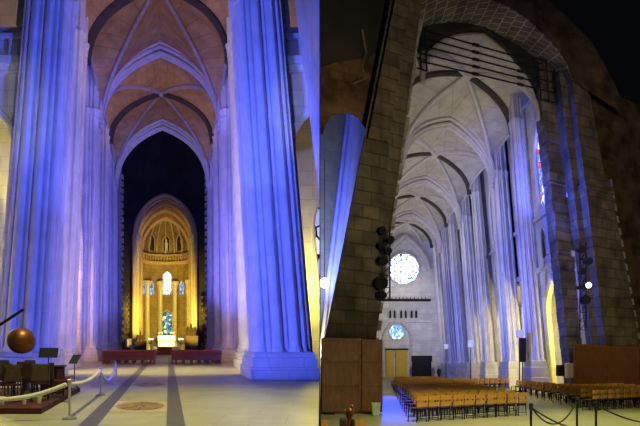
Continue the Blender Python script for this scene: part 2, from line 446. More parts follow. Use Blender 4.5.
bm = B(); prism8(bm, [L(-16, 2, -.3), L(22, 2, -.3), L(40, 105, -.3), L(-16, 105, -.3), L(-16, 2, 0), L(22, 2, 0), L(40, 105, 0), L(-16, 105, 0)])
tag(build('floor', bm, M['floor_left']), 'olive grey paved floor of the blue-lit nave', 'floor', None, 'structure')
for a, lab in ((-.95, 'dark stone stripe in the floor left of the medallions'), (.9, 'dark stone stripe in the floor right of the medallions')):
    bm = B(); rbox(bm, L, a-.2, a+.2, 4, 58, 0, .006)
    tag(build('floor_stripe', bm, M['stripe'], base=L(a, 12, 0)), lab, 'floor inlay', None, 'structure')
for y, ry, lab in ((15.2, .95, 'round bronze floor medallion nearest the door'), (22.5, 1.1, 'second bronze floor medallion, nearer the pews')):
    bm = B(); rbox(bm, L, -.75, .7, y-ry*1.5, y+ry*1.5, .0, .008)
    o = build('floor_medallion', bm, M['medal'], base=L(0, y, 0)); tag(o, lab, 'floor inlay', 'floor medallions', 'structure')
    bm = B(); 
    for r1, r2 in ((.66, .60), (.57, .34), (.30, .22)):
        ri, ro = [], []
        for i in range(33):
            c, s_ = math.cos(2*PI*i/32), math.sin(2*PI*i/32)
            ri.append(L(-.02+r2*c, y+ry*r2/.66*s_, .014)); ro.append(L(-.02+r1*c, y+ry*r1/.66*s_, .014))
        sheet(bm, ri, ro, 1)
    for i in range(8):
        c, s_ = math.cos(PI*i/4), math.sin(PI*i/4)
        tube(bm, [L(-.02+.08*c, y+ry*.12*s_, .012), L(-.02+.6*c, y+ry*.9*s_, .012)], .025, 6)
    build('medallion_disc', bm, M['brass'], o)
    bm = B()
    for q in (-1.35, 1.3): rbox(bm, L, -.75, .7, y+ry*q, y+ry*q+.07, .0, .012)
    build('border', bm, M['brass'], o)

# piers
LP = [(25.8, 28.8, 4.85, 2.6, .0115, 21, 17.6, .23, 4, 5, 'big blue-lit clustered pier', 'behind the bronze ball', 'nearest whole pier on the right of the aisle'),
      (35.2, 37.6, 5.5, .95, .0075, 24, 20.6, .20, 3, 2, 'slender violet-lit pier', 'second along the left side, past the big blue pier', 'second along the right side, past the big blue pier'),
      (46.2, 49.4, 5.4, 1.65, .0024, 26, 20.2, .22, 4, 3, 'blue clustered pier carrying the first wide arch', 'beside the end of the left pews', 'beside the end of the right pews'),
      (55.2, 57.2, 5.45, 1.6, .0022, 26, 21.3, .18, 3, 3, 'slender blue pier', 'just before the dark crossing on the left', 'just before the dark crossing on the right')]
for y0, y1, w, wd, k, ht, hc, r, ni, nf, nm, ll, lr in LP:
    for s, t in ((-1, ll), (1, lr)):
        cluster(LK(k), s, w, wd, y0, y1, ht, hc, r, ni, nf, '%s %s' % (nm, t), plinth=1.25)
cluster(LK(.019), 1, 6.75, 1.6, 17.3, 19.4, 21, 17, .22, 3, 3, 'blurred blue pier cut off at the right edge of the blue nave')
# crossing arch piers with toothed edges
for s, t in ((-1, 'left'), (1, 'right')):
    root = cluster(LK(0), s, 5.3, 2.3, 64.2, 67, 30, 19.8, .17, 3, 3, 'blue pier with toothed edge at the dark crossing, %s of the altar' % t)
    bm = B(); rbox(bm, C, s*5.15, s*7.5, 66.9, 67.8, 0, 30)
    for i in range(24): rbox(bm, C, s*4.88, s*5.3, 66.7, 67.7, 1.6+i*.85, 1.6+i*.85+.42)
    q = build('toothed_edge', bm, M['quoin'], root); q['label'] = 'projecting toothing stones up the edge'
# walls between the piers: arcade, gallery, clerestory
def bay_open(y0, y1, n=2):
    m, h = (y0+y1)/2, (y1-y0)/2
    o = [(m, h*.82, 0, 8.5, 12.4)]
    for i in range(n):
        c = y0 + (y1-y0)*(i+.5)/n
        o.append((c, (y1-y0)/n*.3, 14.6, 16.0, 17.0))
    o.append((m, h*.6, 18.6, 21.0, 23.6))
    return o
for s, side in ((-1, 'left'), (1, 'right')):
    FT = lambda A, q, h: LW(q, A, h)
    q0, q1, qc = (7.3, 15, 10.75) if s > 0 else (-15, -7.3, -10.75)
    ops = [(qc, 3.1, 0, 11.4, 14.0), (qc, 2.8, 17.0, 18.6, 20.6)]
    arcade_wall(FT, 1, 27.2, .8, q0, q1, 0, 26, ops, 'wall_transverse', 'pale cross wall with a yellow-edged arch beside the big %s pier of the blue nave' % side)
    for j in (0, 1):
        t = arch_ring(FT, 1, 27.2, ops[j][0], ops[j][1], ops[j][2]+.05, ops[j][3], ops[j][4], .2, 'trim_arch', 'limestone', None)
        tag(t, '%s arch moulding of the cross wall beside the big %s pier' % (['lower', 'upper'][j], side), 'arch moulding', None, 'structure')
    bm = B(); rbox(bm, LW, q0, q1, 26.7, 27.3, 15.0, 15.4); rbox(bm, LW, q0, q1, 26.9, 27.3, 14.7, 15.0); rbox(bm, LW, q0, q1, 26.8, 26.95, 16.3, 16.5)
    for j in range(8): rbox(bm, LW, q0+.3+j*.9, q0+.45+j*.9, 26.8, 26.95, 15.4, 16.3)
    tag(build('trim_ledge', bm, M['limestone'], base=LW(qc, 27, 15)), 'gallery ledge with rail on the cross wall beside the big %s pier' % side, 'ledge', None, 'structure')
    lancet(FT, 1, 31.5, qc, 1.2, 4, 8, 10.5, 'window_%d' % (8 if s > 0 else 9), 'glass_gallery', 'pale window seen through the yellow arch on the %s of the blue nave' % side)
    bm = B(); rbox(bm, LW, q0, q1, 31.6, 32.1, 0, 24); tag(build('wall_aisle_back', bm, M['limestone'], base=LW(qc, 31.6, 0)), 'wall behind the yellow arch on the %s of the blue nave' % side, 'wall', None, 'structure')
    for i, (y0, y1) in enumerate(((13.5, 25.9), (28.7, 35.4), (37.4, 46.4), (49.2, 55.4), (57.1, 64.4))):
        if i == 0: continue
        ops = bay_open(y0, y1)
        wa_ = 6.6 if i else 7.7
        arcade_wall(LW, s, wa_, .7, y0, y1, 0, 25.6, ops, 'wall_'+side,
                    'pale arcade wall with gallery openings, bay %s of the %s side of the blue nave' % (['by the door', 'after the big pier', 'beyond the slender pier', 'beside the pews', 'before the crossing'][i], side))
        m, hw = ops[0][0], ops[0][1]
        wl = arch_ring(LW, s, wa_, m, hw, .05, 8.5, 12.4, .22, 'trim_arch', 'limestone', None)
        tag(wl, 'moulding around the arcade arch %s on the %s of the blue nave' % (['by the door', 'after the big pier', 'beyond the slender pier', 'beside the pews', 'before the crossing'][i], side), 'arch moulding', None, 'structure')
        bm = B(); rbox(bm, LW, s*(wa_-.15), s*(wa_+.2), y0, y1, 13.7, 14.15); rbox(bm, LW, s*(wa_-.1), s*(wa_+.2), y0, y1, 13.45, 13.7)
        tag(build('trim_ledge', bm, M['limestone'], base=LW(s*6.4, (y0+y1)/2, 13.7)), 'gallery ledge %s on the %s of the blue nave' % (['by the door', 'after the big pier', 'beyond the slender pier', 'beside the pews', 'before the crossing'][i], side), 'ledge', None, 'structure')
        if i < 2:
            lancet(LW, s, wa_+.5, m, ops[-1][1], 18.6, 21.0, 23.6, 'window_%d' % (i+1+(4 if s > 0 else 0)), 'glass_gallery', 'pale clerestory window %s on the %s of the blue nave' % (['by the door', 'after the big pier'][i], side))
    bm = B(); rbox(bm, L, s*12.5, s*13.2, 2, 66, 0, 14)
    tag(build('wall_aisle_'+side, bm, M['limestone'], base=L(s*12.8, 30, 0)), 'outer wall of the %s aisle of the blue nave, lit yellow' % side, 'wall', None, 'structure')
    bm = B(); rbox(bm, LW, s*7.3, s*13.2, 32.2, 66, 13.6, 14.0)
    tag(build('ceiling_aisle', bm, M['vault_tan'], base=L(s*10, 30, 13.8)), 'ceiling of the %s aisle of the blue nave' % side, 'ceiling', None, 'structure')
# vaults and arches
LV = lambda a, y, h, k: L(a, y, h, k)
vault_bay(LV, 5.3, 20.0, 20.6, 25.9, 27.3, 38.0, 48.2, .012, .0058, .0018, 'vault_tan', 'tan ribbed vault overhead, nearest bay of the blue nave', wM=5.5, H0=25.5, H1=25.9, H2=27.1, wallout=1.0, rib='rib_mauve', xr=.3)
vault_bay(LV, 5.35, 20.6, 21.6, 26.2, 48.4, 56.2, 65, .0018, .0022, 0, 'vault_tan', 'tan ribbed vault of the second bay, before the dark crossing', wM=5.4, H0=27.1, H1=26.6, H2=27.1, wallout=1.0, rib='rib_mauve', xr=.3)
transverse(LV, 5.3, 20.6, 27.1, 48.2, .0018, 'wide violet-lit pointed arch between the two vault bays of the blue nave')
transverse(LV, 5.3, 20.2, 27.1, 65, 0, 'violet-lit pointed arch framing the dark crossing')

# dark crossing and choir
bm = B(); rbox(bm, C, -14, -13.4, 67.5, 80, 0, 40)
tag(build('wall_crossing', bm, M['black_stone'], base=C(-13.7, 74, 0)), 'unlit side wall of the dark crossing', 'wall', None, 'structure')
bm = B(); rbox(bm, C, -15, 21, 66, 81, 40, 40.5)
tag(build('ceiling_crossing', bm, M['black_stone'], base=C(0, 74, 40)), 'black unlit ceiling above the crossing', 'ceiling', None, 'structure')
FA = lambda A, q, h: C(q, A, h)
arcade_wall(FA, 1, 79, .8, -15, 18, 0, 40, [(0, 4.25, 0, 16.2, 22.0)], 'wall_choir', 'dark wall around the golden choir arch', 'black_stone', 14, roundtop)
for i, (y, hw, r) in enumerate(((78.9, 4.35, .28), (80.2, 4.1, .26), (83.6, 4.2, .34), (88, 4.2, .34), (93.8, 4.2, .4))):
    o = arch_ring(FA, 1, y, 0, hw, .1, 16.3, 22.2, r, 'choir_arch', 'gold_rib', None, 16, roundtop)
    tag(o, '%s pointed arch of the golden choir, counted from the crossing' % ['outermost', 'second', 'third', 'fourth', 'innermost'][i], 'arch', None, 'structure')
bm = B()
cv = []
for y in (79.6, 94.2):
    cv.append([C(4.35*(-1+i/14), y, 16.3+6.1*roundtop(-1+i/14)) for i in range(29)])
sheet(bm, cv[0], cv[1], 6)
tag(build('ceiling_choir', bm, M['choir_vault'], solid=.2, base=C(0, 87, 22)), 'golden pointed barrel vault of the choir', 'vault', None, 'structure')
for s, t in ((-1, 'left'), (1, 'right')):
    bm = B(); rbox(bm, C, s*4.35, s*5.0, 79.6, 94, 0, 16.9)
    tag(build('wall_choir_'+t, bm, M['gold_stone'], base=C(s*4.7, 87, 0)), 'buff side wall of the choir, %s of the altar' % t, 'wall', None, 'structure')
    bm = B()
    lathe(bm, C, s*4.05, 80.4, [(.5, 0), (.5, .9), (.36, 1.2), (.36, 15.7), (.42, 15.8), (.6, 16.7), (.6, 16.9)], 14)
    tag(build('jamb_column', bm, M['granite_column'], smooth=True, base=C(s*4.05, 80.4, 0)), 'tall bright yellow shaft at the %s jamb of the choir arch' % t, 'column', None, 'structure')
    bm = B(); rbox(bm, C, s*5.2, s*7.4, 76.2, 78.6, 0, 8.4); rbox(bm, C, s*5.0, s*7.6, 76, 78.7, 0, .8)
    for i in range(9): rbox(bm, C, s*4.95, s*5.3, 76.3, 77.2, 1.0+i*.85, 1.45+i*.85)
    tag(build('pillar', bm, M['rough'], base=C(s*6.3, 77.4, 0)), 'rough stone pier in yellow light just %s of the choir arch' % t, 'pier', None, 'structure')
# apse
bm = B(); n = 24; AR = 4.6
rows = []
for h in (0, 4, 8, 12, 16, 20.0): rows.append([bm.verts.new(C(AR*math.cos(PI*i/n), 94+AR*math.sin(PI*i/n), h)) for i in range(n+1)])
for q in range(1, 7):
    f = q/6*PI/2
    rows.append([bm.verts.new(C(AR*math.cos(f)*math.cos(PI*i/n)+.0, 94+AR*math.cos(f)*math.sin(PI*i/n), 20+3.4*math.sin(f))) for i in range(n+1)])
for a_, b_ in zip(rows, rows[1:]):
    for i in range(n): bm.faces.new((a_[i], a_[i+1], b_[i+1], b_[i]))
tag(build('wall_apse', bm, M['apse_stone'], solid=.3, base=C(0, 98, 0)), 'curved golden wall and half dome of the apse', 'wall', None, 'structure')
for i in range(9):
    th = PI*(i+.5)/9
    pts = [C(4.45*math.cos(f)*math.cos(th), 94+4.45*math.cos(f)*math.sin(th), 17+6.1*math.sin(f)) for f in [PI/2*j/8 for j in range(8)]]
    bm = B(); tube(bm, pts, .13, 8); tag(build('apse_rib', bm, M['gold_rib'], smooth=True, base=pts[0]), 'rib %s of the half dome, counted from the right' % ['one', 'two', 'three', 'four', 'five', 'six', 'seven', 'eight', 'nine'][i], 'rib', 'ribs of the apse half dome', 'structure')
bm = B()
for h0, h1, r in ((15.0, 15.3, 4.0), (15.3, 15.5, 3.9), (16.5, 16.75, 3.95)):
    c1 = [[C(q*math.cos(PI*i/n), 94+q*math.sin(PI*i/n), hh) for i in range(n+1)] for q, hh in ((r, h0), (4.6, h0), (4.6, h1), (r, h1), (r, h0))]
    for x, y in zip(c1, c1[1:]): sheet(bm, x, y, 1)
o = build('apse_balustrade', bm, M['gold_rib'], base=C(0, 98, 15)); tag(o, 'dark stone gallery balustrade across the apse', 'balustrade', None, 'structure')
for i in range(24):
    th = PI*(i+.5)/24; bm = B()
    lathe(bm, C, 3.97*math.cos(th), 94+3.97*math.sin(th), [(.09, 15.5), (.06, 15.7), (.11, 16.0), (.06, 16.3), (.09, 16.5)], 8)
    build('baluster', bm, M['gold_rib'], o, smooth=True)
for i, (a, lab) in enumerate(((-3.15, 'far left'), (-.95, 'left of the figure window'), (1.6, 'right of the figure window'), (4.0, 'far right'))):
    y = 94 + math.sqrt(max(.3, 4.25**2-a*a))*.9
    bm = B(); lathe(bm, C, a, y, [(.62, 0), (.62, .5), (.5, .7), (.58, .9), (.43, 1.1), (.40, 10.6), (.46, 10.7), (.44, 10.9), (.7, 11.7), (.72, 12.0)], 16)
    tag(build('apse_column', bm, M['granite_column'], smooth=True, base=C(a, y, 0)), 'tall pale apse column, %s' % lab, 'column', 'tall columns around the apse')
def ang(th):
    def f(A, q, h): return C(A*math.cos(th) - q*math.sin(th), 94 + A*math.sin(th) + q*math.cos(th), h)
    return f
w = lancet(FA, 1, 98.15, .25, .78, 9.8, 13.0, 13.9, 'window_20', 'glass_white', 'bright white arched window high above the altar', 'gold_rib', 1)
w = lancet(FA, 1, 98.1, .25, .92, 2.5, 6.3, 7.0, 'window_21', 'glass_green', 'green and blue stained glass figure window behind the altar', 'gold_rib', 1)
for i, (th, lab) in enumerate(((2.18, 'left of the white window'), (2.62, 'far left of the white window'), (.86, 'right of the white window'), (.5, 'far right of the white window'))):
    lancet(ang(th), 1, 4.35, 0, .45, 9.7, 11.4, 12.1, 'window_%d' % (22+i), 'glass_blue', 'narrow blue apse window, %s' % lab, 'gold_rib', 0)
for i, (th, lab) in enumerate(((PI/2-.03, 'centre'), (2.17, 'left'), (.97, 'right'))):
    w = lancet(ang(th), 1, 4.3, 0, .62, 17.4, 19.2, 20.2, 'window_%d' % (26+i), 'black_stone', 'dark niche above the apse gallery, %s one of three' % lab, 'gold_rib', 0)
bm = B(); y = 97.9
lathe(bm, C, .12, y, [(.3, 17.4), (.22, 17.7), (.26, 18.2), (.3, 18.75), (.1, 18.95), (.16, 19.1), (.14, 19.3), (.04, 19.42)], 12)
tag(build('niche_statue', bm, M['marble'], smooth=True, base=C(.12, y, 17.4)), 'pale standing statue in the centre niche above the apse gallery', 'statue')

# altars and furniture
def altar():
    r = empty('high_altar', C(.15, 92, 0), 'white marble high altar glowing under the figure window', 'altar')
    bm = B(); rbox(bm, C, -2.2, 2.5, 90.4, 94, 0, .35); rbox(bm, C, -1.9, 2.2, 90.9, 94, .35, .7); build('step', bm, M['marble'], r)
    bm = B(); rbox(bm, C, -1.2, 1.5, 91.6, 92.6, .7, 1.75); rbox(bm, C, -1.35, 1.65, 91.5, 92.7, 1.75, 1.9); build('altar_table', bm, M['marble'], r, bevel=.03)
    bm = B(); rbox(bm, C, -1.3, 1.6, 92.8, 93.1, .7, 2.5); build('reredos', bm, M['marble'], r, bevel=.03)
    for x in (-1.0, -.55, .85, 1.3):
        bm = B(); lathe(bm, C, x, 92.1, [(.1, 1.9), (.04, 2.0), (.04, 2.25), (.05, 2.3), (.035, 2.9)], 8); c = build('candlestick', bm, M['brass'], r, smooth=True)
        bm = B(); ball(bm, C(x, 92.1, 2.98), .06, 8, 1.6); build('flame', bm, M['candle'], c, smooth=True)
altar()
r = empty('nave_altar', C(-.1, 70, 0), 'small altar table with red and gold frontal before the choir', 'altar')
bm = B(); rbox(bm, C, -.9, .95, 69.4, 70.4, .12, .9); build('frontal', bm, M['frontal'], r, bevel=.02)
bm = B(); rbox(bm, C, -1.0, 1.05, 69.3, 70.5, .9, .98); build('altar_top', bm, M['marble'], r, bevel=.02)
bm = B(); rbox(bm, C, -2.0, 2.05, 68.6, 71.2, 0, .12); build('step', bm, M['cushion'], r)
r = empty('pulpit', C(-4.2, 75.0, 0), 'white carved stone pulpit left of the altar', 'pulpit')
bm = B(); lathe(bm, C, -4.2, 75.0, [(.55, 0), (.55, .2), (.4, .35), (.4, .7), (1.0, .9), (1.0, 1.75), (1.12, 1.8), (1.12, 1.95)], 8); build('body', bm, M['marble'], r)
for i in range(6):
    th = -PI/2 + (i-2.5)*.55
    bm = B(); lathe(bm, C, -4.2+.98*math.cos(th), 75.0+.98*math.sin(th), [(.07, .9), (.09, 1.0), (.06, 1.3), (.1, 1.7)], 6); build('colonnette', bm, M['marble'], r, smooth=True)
def stall(a, y, H, w, lab, warm):
    r = empty('carved_stall', C(a, y, 0), lab, 'carved stall', 'carved stalls before the choir')
    bm = B(); rbox(bm, C, a-w, a+w, y-.5, y+.6, 0, H*.55); rbox(bm, C, a-w*1.1, a+w*1.1, y-.6, y+.7, H*.55, H*.59); build('base', bm, M['bronze_dark'], r, bevel=.03)
    bm = B(); rbox(bm, C, a-w*.7, a+w*.7, y+.1, y+.5, H*.59, H*.86); build('backrest', bm, M['bronze_dark'], r, bevel=.03)
    for q, hh in ((-.6, .8), (0, 1.0), (.6, .82)):
        bm = B(); lathe(bm, C, a+q*w*.9, y+.2, [(w*.3, H*.58), (w*.28, H*.72), (w*.36, H*.75), (w*.22, H*.82), (.05, H*max(hh, .9)+.02)], 8); build('pinnacle', bm, M['bronze_dark'], r, smooth=True)
stall(-3.1, 72.4, 2.8, .75, 'low dark carved stall with spires left of the altar', 'ball')
stall(3.5, 73, 4.0, .85, 'tall dark carved stall with spires right of the altar', 'ball')
# candle stands between stalls and altar
for a, lab in ((-1.75, 'left of the red altar'), (2.1, 'right of the red altar')):
    r = empty('candle_stand', C(a, 72, 0), 'brass candle stand with lit candles %s' % lab, 'candle stand', 'brass candle stands by the altar')
    bm = B(); lathe(bm, C, a, 72, [(.3, 0), (.28, .08), (.05, .2), (.05, 1.3), (.35, 1.36), (.35, 1.42)], 12); build('stand', bm, M['brass'], r, smooth=True)
    for q in (-.22, 0, .22):
        bm = B(); lathe(bm, C, a+q, 72, [(.045, 1.42), (.045, 1.85)], 8); c = build('candle', bm, M['marble'], r)
        bm = B(); ball(bm, C(a+q, 72, 1.93), .05, 8, 1.7); build('flame', bm, M['candle'], c, smooth=True)

def pew(a0, a1, y, lab):
    r = empty('pew', L((a0+a1)/2, y, 0), lab, 'pew', 'red brown pews before the crossing')
    bm = B(); rbox(bm, L, a0, a1, y, y+.06, .3, .95); rbox(bm, L, a0, a1, y-.04, y+.1, .93, 1.0); build('backrest', bm, M['pew'], r, bevel=.012)
    bm = B(); rbox(bm, L, a0, a1, y+.05, y+.55, .42, .47); build('seat', bm, M['pew'], r)
    bm = B(); rbox(bm, L, a0+.05, a1-.05, y+.08, y+.53, .47, .53); build('cushion', bm, M['cushion'], r, bevel=.02)
    bm = B(); rbox(bm, L, a0, a1, y-.38, y-.04, .82, .86); rbox(bm, L, a0, a1, y-.38, y-.34, .72, .86); build('book_shelf', bm, M['cushion'], r)
    for q in (a0-.04, a1-.04):
        bm = B(); rbox(bm, L, q, q+.08, y-.1, y+.6, 0, .7); rbox(bm, L, q, q+.08, y-.1, y+.2, .7, 1.02); build('pew_end', bm, M['pew'], r, bevel=.015)
    n = 6
    for i in range(n):
        q = a0+.3+(a1-a0-.6)*i/(n-1)
        bm = B(); rbox(bm, L, q-.04, q+.04, y+.02, y+.4, 0, .42); build('leg', bm, M['pew'], r)
nm = ['front-most', 'second', 'third', 'fourth']
for i in range(4):
    pew(-4.15, -.35 , 41.6+i*1.25, 'red brown pew left of the nave aisle, %s row seen from the door' % nm[i])
    pew(1.0, 4.6, 41.6+i*1.25, 'red brown pew right of the nave aisle, %s row seen from the door' % nm[i])

# ropes and posts
def stanchion(p, h, mat, lab, group):
    r = empty('stanchion', p, lab, 'stanchion', group)
    bm = B(); lathe(bm, IDM, 0, 0, [(.16, 0), (.16, .03), (.1, .06), (.03, .09)], 16); build('base', bm, M[mat], r, smooth=True, local=True)
    bm = B(); lathe(bm, IDM, 0, 0, [(.025, .05), (.025, h-.08), (.04, h-.06), (.04, h-.03), (.025, h)], 12); build('pole', bm, M[mat], r, smooth=True, local=True)
    bm = B(); ball(bm, Vector((0, 0, h+.02)), .045, 12); build('finial', bm, M[mat], r, smooth=True, local=True)
    return r
def rope(p, q, sag, rad, mat, lab, group):
    p, q = Vector(p), Vector(q); d_ = (q-p).normalized()*.06; p, q = p+d_, q-d_
    pts = []
    for i in range(21):
        t = i/20; v = p.lerp(q, t); v.z -= sag*4*t*(1-t); pts.append(v-p)
    bm = B(); tube(bm, pts, rad, 8)
    o = build('barrier_rope', bm, M[mat], smooth=True, local=True); o.location = p
    tag(o, lab, 'rope', group); return o
def atL(u, y): return (u-168.8)*y/F + .75 - .75   # metres from the eye line
SL = []
for u, y, lab in ((69.5, 12.7, 'steel rope stanchion nearest the door, in front of the dark chairs'), (100.6, 18.2, 'middle steel rope stanchion beside the dark floor stripe'), (116, 23, 'far steel rope stanchion nearest the pews')):
    a = (u-168.8)*y/F
    p = Vector((a-.27*y, y, LS*y)); stanchion(p, .86, 'steel', lab, 'steel stanchions left of the nave aisle'); SL.append(p)
e = Vector((0, 0, .8)); pl = SL[0]+Vector((-2.6, -.8, -.05))
stanchion(pl, .86, 'steel', 'steel stanchion off beyond the picture at the near end of the white rope', 'steel stanchions left of the nave aisle')
for i, (p, q, sg, lab) in enumerate(((pl, SL[0], .3, 'thick white rope sagging in front of the dark chairs'), (SL[0], SL[1], .12, 'white rope from the nearest to the middle stanchion'), (SL[1], SL[2], .45, 'white rope dipping between the two far stanchions'))):
    rope(p+e, q+e, sg, .05 if i < 2 else .035, 'rope_white', lab, 'white barrier ropes')

# ball on a boom
Y = 15.0; pb = L(-3.2, Y, 1.78)
bm = B(); ball(bm, Vector((0, 0, 0)), .35, 28); 
o = build('bronze_ball', bm, M['ball'], smooth=True, local=True); o.location = pb; tag(o, 'large bronze ball hanging on a short chain at the left edge', 'ball')
bm = B()
for i in range(5):
    z = .37+i*.075; pts = [Vector((.03*math.cos(2*PI*j/10) if i % 2 else 0, 0 if i % 2 else .03*math.cos(2*PI*j/10), z+.045*math.sin(2*PI*j/10))) for j in range(11)]
    tube(bm, pts, .012, 6, cap=False)
build('chain', bm, M['steel'], o, local=True)
r = empty('boom_stand', L(-4.9, Y, .14), 'dark diagonal boom stand carrying the bronze ball', 'stand')
bm = B(); tube(bm, [L(-5.4, Y+.02, 1.15), L(-3.15, Y+.02, 2.62)], .04, 8); build('boom', bm, M['black'], r)
bm = B(); tube(bm, [L(-4.9, Y, .2), L(-4.9, Y, 1.5)], .04, 8); build('post', bm, M['black'], r)
bm = B(); lathe(bm, L, -4.9, Y, [(.3, .17), (.3, .2), (.1, .25)], 16); build('base', bm, M['black'], r)

# dark seats behind the rope
bm = B(); rbox(bm, L, -6.5, -2.35, 13.6, 19.6, 0, .14)
tag(build('platform', bm, M['carpet'], base=L(-4.5, 16, 0)), 'low dark carpeted platform behind the white rope', 'platform')
def stool(a, y, rz, lab, h0=.14):
    r = empty('dark_chair', L(a, y, h0+.03), lab, 'chair', 'dark chairs behind the white rope', rz=rz)
    bm = B(); box(bm, -.23, .23, -.22, .22, .42, .48); build('seat', bm, M['carpet'], r, local=True, bevel=.02)
    bm = B(); box(bm, -.23, .23, -.24, -.2, .52, .98); build('backrest', bm, M['bronze_dark'], r, local=True, bevel=.015)
    for x in (-.2, .2):
        bm = B(); tube(bm, [(x, .2, 0), (x, .19, .42)], .018, 6); build('leg', bm, M['black'], r, local=True)
        bm = B(); tube(bm, [(x, -.24, 0), (x, -.21, .45), (x, -.24, .9)], .018, 6); build('leg', bm, M['black'], r, local=True)
for a, y, rz, lab in ((-3.75, 15.4, .3, 'dark chair under the bronze ball, nearest the left edge'), (-3.1, 16.0, -.2, 'dark chair just right of the bronze ball'), (-2.75, 15.2, .5, 'dark chair nearest the first stanchion'),
                      (-3.5, 16.9, .1, 'dark chair in the second row behind the ball'), (-3.55, 18.1, -.4, 'dark chair at the back of the platform beside the draped table'), (-4.2, 16.8, .2, 'dark chair at the far left of the platform'), (-3.45, 14.75, .9, 'dark chair turned sideways in front, nearest the white rope'), (-2.42, 16.15, -.8, 'dark chair turned to the aisle at the right edge of the platform'), (-4.5, 18.0, .0, 'dark chair at the back left of the platform')):
    stool(a, y, rz, lab)
def mstand(a, y, tilt, lab, hh=1.15):
    r = empty('music_stand', L(a, y, .17), lab, 'music stand', 'music stands behind the white rope', rz=tilt)
    bm = B(); tube(bm, [(0, 0, .1), (0, 0, hh)], .015, 6); build('pole', bm, M['black'], r, local=True)
    bm = B(); prism8(bm, [Vector(p) for p in ((-.26, -.08, hh-.1), (.26, -.08, hh-.1), (.26, -.05, hh-.1), (-.26, -.05, hh-.1), (-.26, .08, hh+.2), (.26, .08, hh+.2), (.26, .11, hh+.2), (-.26, .11, hh+.2))]); build('desk', bm, M['black'], r, local=True)
    for i in range(3):
        t = 2*PI*i/3; bm = B(); tube(bm, [(0, 0, .18), (.28*math.cos(t), .28*math.sin(t), .01)], .014, 6); build('leg', bm, M['black'], r, local=True)
mstand(-2.85, 16.75, .2, 'black music stand in the middle of the dark chairs', 1.2)
mstand(-2.35, 18.4, -.7, 'black music stand at the right end of the dark chairs', .95)
mstand(-3.9, 14.6, .5, 'black music stand at the left edge below the ball', .85)
r = empty('bench', L(-3.3, 18.8, .14), 'long dark red bench behind the dark chairs', 'bench')
bm = B(); rbox(bm, L, -5.4, -2.5, 18.5, 19.0, .5, .6); build('seat', bm, M['pew'], r, bevel=.02)
for q in (-5.3, -4.0, -2.65):
    bm = B(); rbox(bm, L, q-.05, q+.05, 18.55, 18.95, .14, .5); build('leg', bm, M['bronze_dark'], r)
for a, y, rr, lab in ((-2.62, 14.5, .085, 'pale round pot on the platform edge, right one'), (-2.95, 14.3, .07, 'pale round pot on the platform edge, middle one'), (-3.5, 14.2, .1, 'pale round pot under the bronze ball')):
    bm = B(); lathe(bm, L, a, y, [(rr*.7, .155), (rr, .3), (rr*1.1, .36), (rr*.9, .36), (rr*.8, .2)], 14)
    tag(build('pot', bm, M['marble'], smooth=True, base=L(a, y, .14)), lab, 'pot', 'pale pots on the platform')

r = empty('draped_table', L(-2.75, 17.3, .14), 'dark draped table at the right end behind the dark chairs', 'table')
bm = B(); rbox(bm, L, -3.25, -2.45, 17.15, 17.55, .96, 1.02); build('table_top', bm, M['bronze_dark'], r, bevel=.015)
bm = B(); rbox(bm, L, -3.2, -2.5, 17.18, 17.52, .17, .96); build('drape', bm, M['carpet'], r, bevel=.02)

# ================================================================== RIGHT NAVE
CLIP = 1
bm = B(); box(bm, .03, 60, 2, 110, -.3, 0)
tag(build('floor', bm, M['floor_right']), 'yellow buff stone floor under the rows of wooden chairs', 'floor', None, 'structure')
def edge(p, q, b):
    (a1, h1), (a2, h2) = RS(*p, b), RS(*q, b)
    return lambda h: a1 + (a2-a1)*(h-h1)/(h2-h1)
def rk(bm, eL, eR, b0, b1, h0, h1, dl=0, dr=0):
    prism8(bm, [R0(eL(h0)-dl, b0, h0), R0(eR(h0)+dr, b0, h0), R0(eR(h0)+dr, b1, h0), R0(eL(h0)-dl, b1, h0),
                R0(eL(h1)-dl, b0, h1), R0(eR(h1)+dr, b0, h1), R0(eR(h1)+dr, b1, h1), R0(eL(h1)-dl, b1, h1)])
def P(u, v, b):
    a, h = RS(u, v, b); return R0(a, b, h)
# crossing arch, left pier
e1, e2 = edge((340, 260), (386, 24), -2.4), edge((387, 258), (418, 30), -2.4)
bm = B(); rk(bm, e1, e2, -2.4, .6, 0, 26)
base = R0(e1(0), -2.4, 0)
p_ = build('pillar', bm, M['rough'], base=base); tag(p_, 'massive dark unfaced granite pier behind the left wooden screen', 'pier', None, 'structure')
bm = B()
for i in range(22): rk(bm, e2, e2, -2.3+.2*(i % 2), -1.4, 1+i*.85, 1.45+i*.85, .1, .16+.08*(i % 3 == 0))
q = build('toothed_edge', bm, M['quoin'], p_); q['label'] = 'projecting toothing stones up the right edge'
bm = B(); em = lambda h: e1(h)+(e2(h)-e1(h))*.62
rk(bm, e1, em, -2.75, -2.4, 12.4, 26, -.25, 0); rk(bm, e1, em, -2.65, -2.4, 0, 12.4, -.05, .2)
build('pilaster', bm, M['rough'], p_)
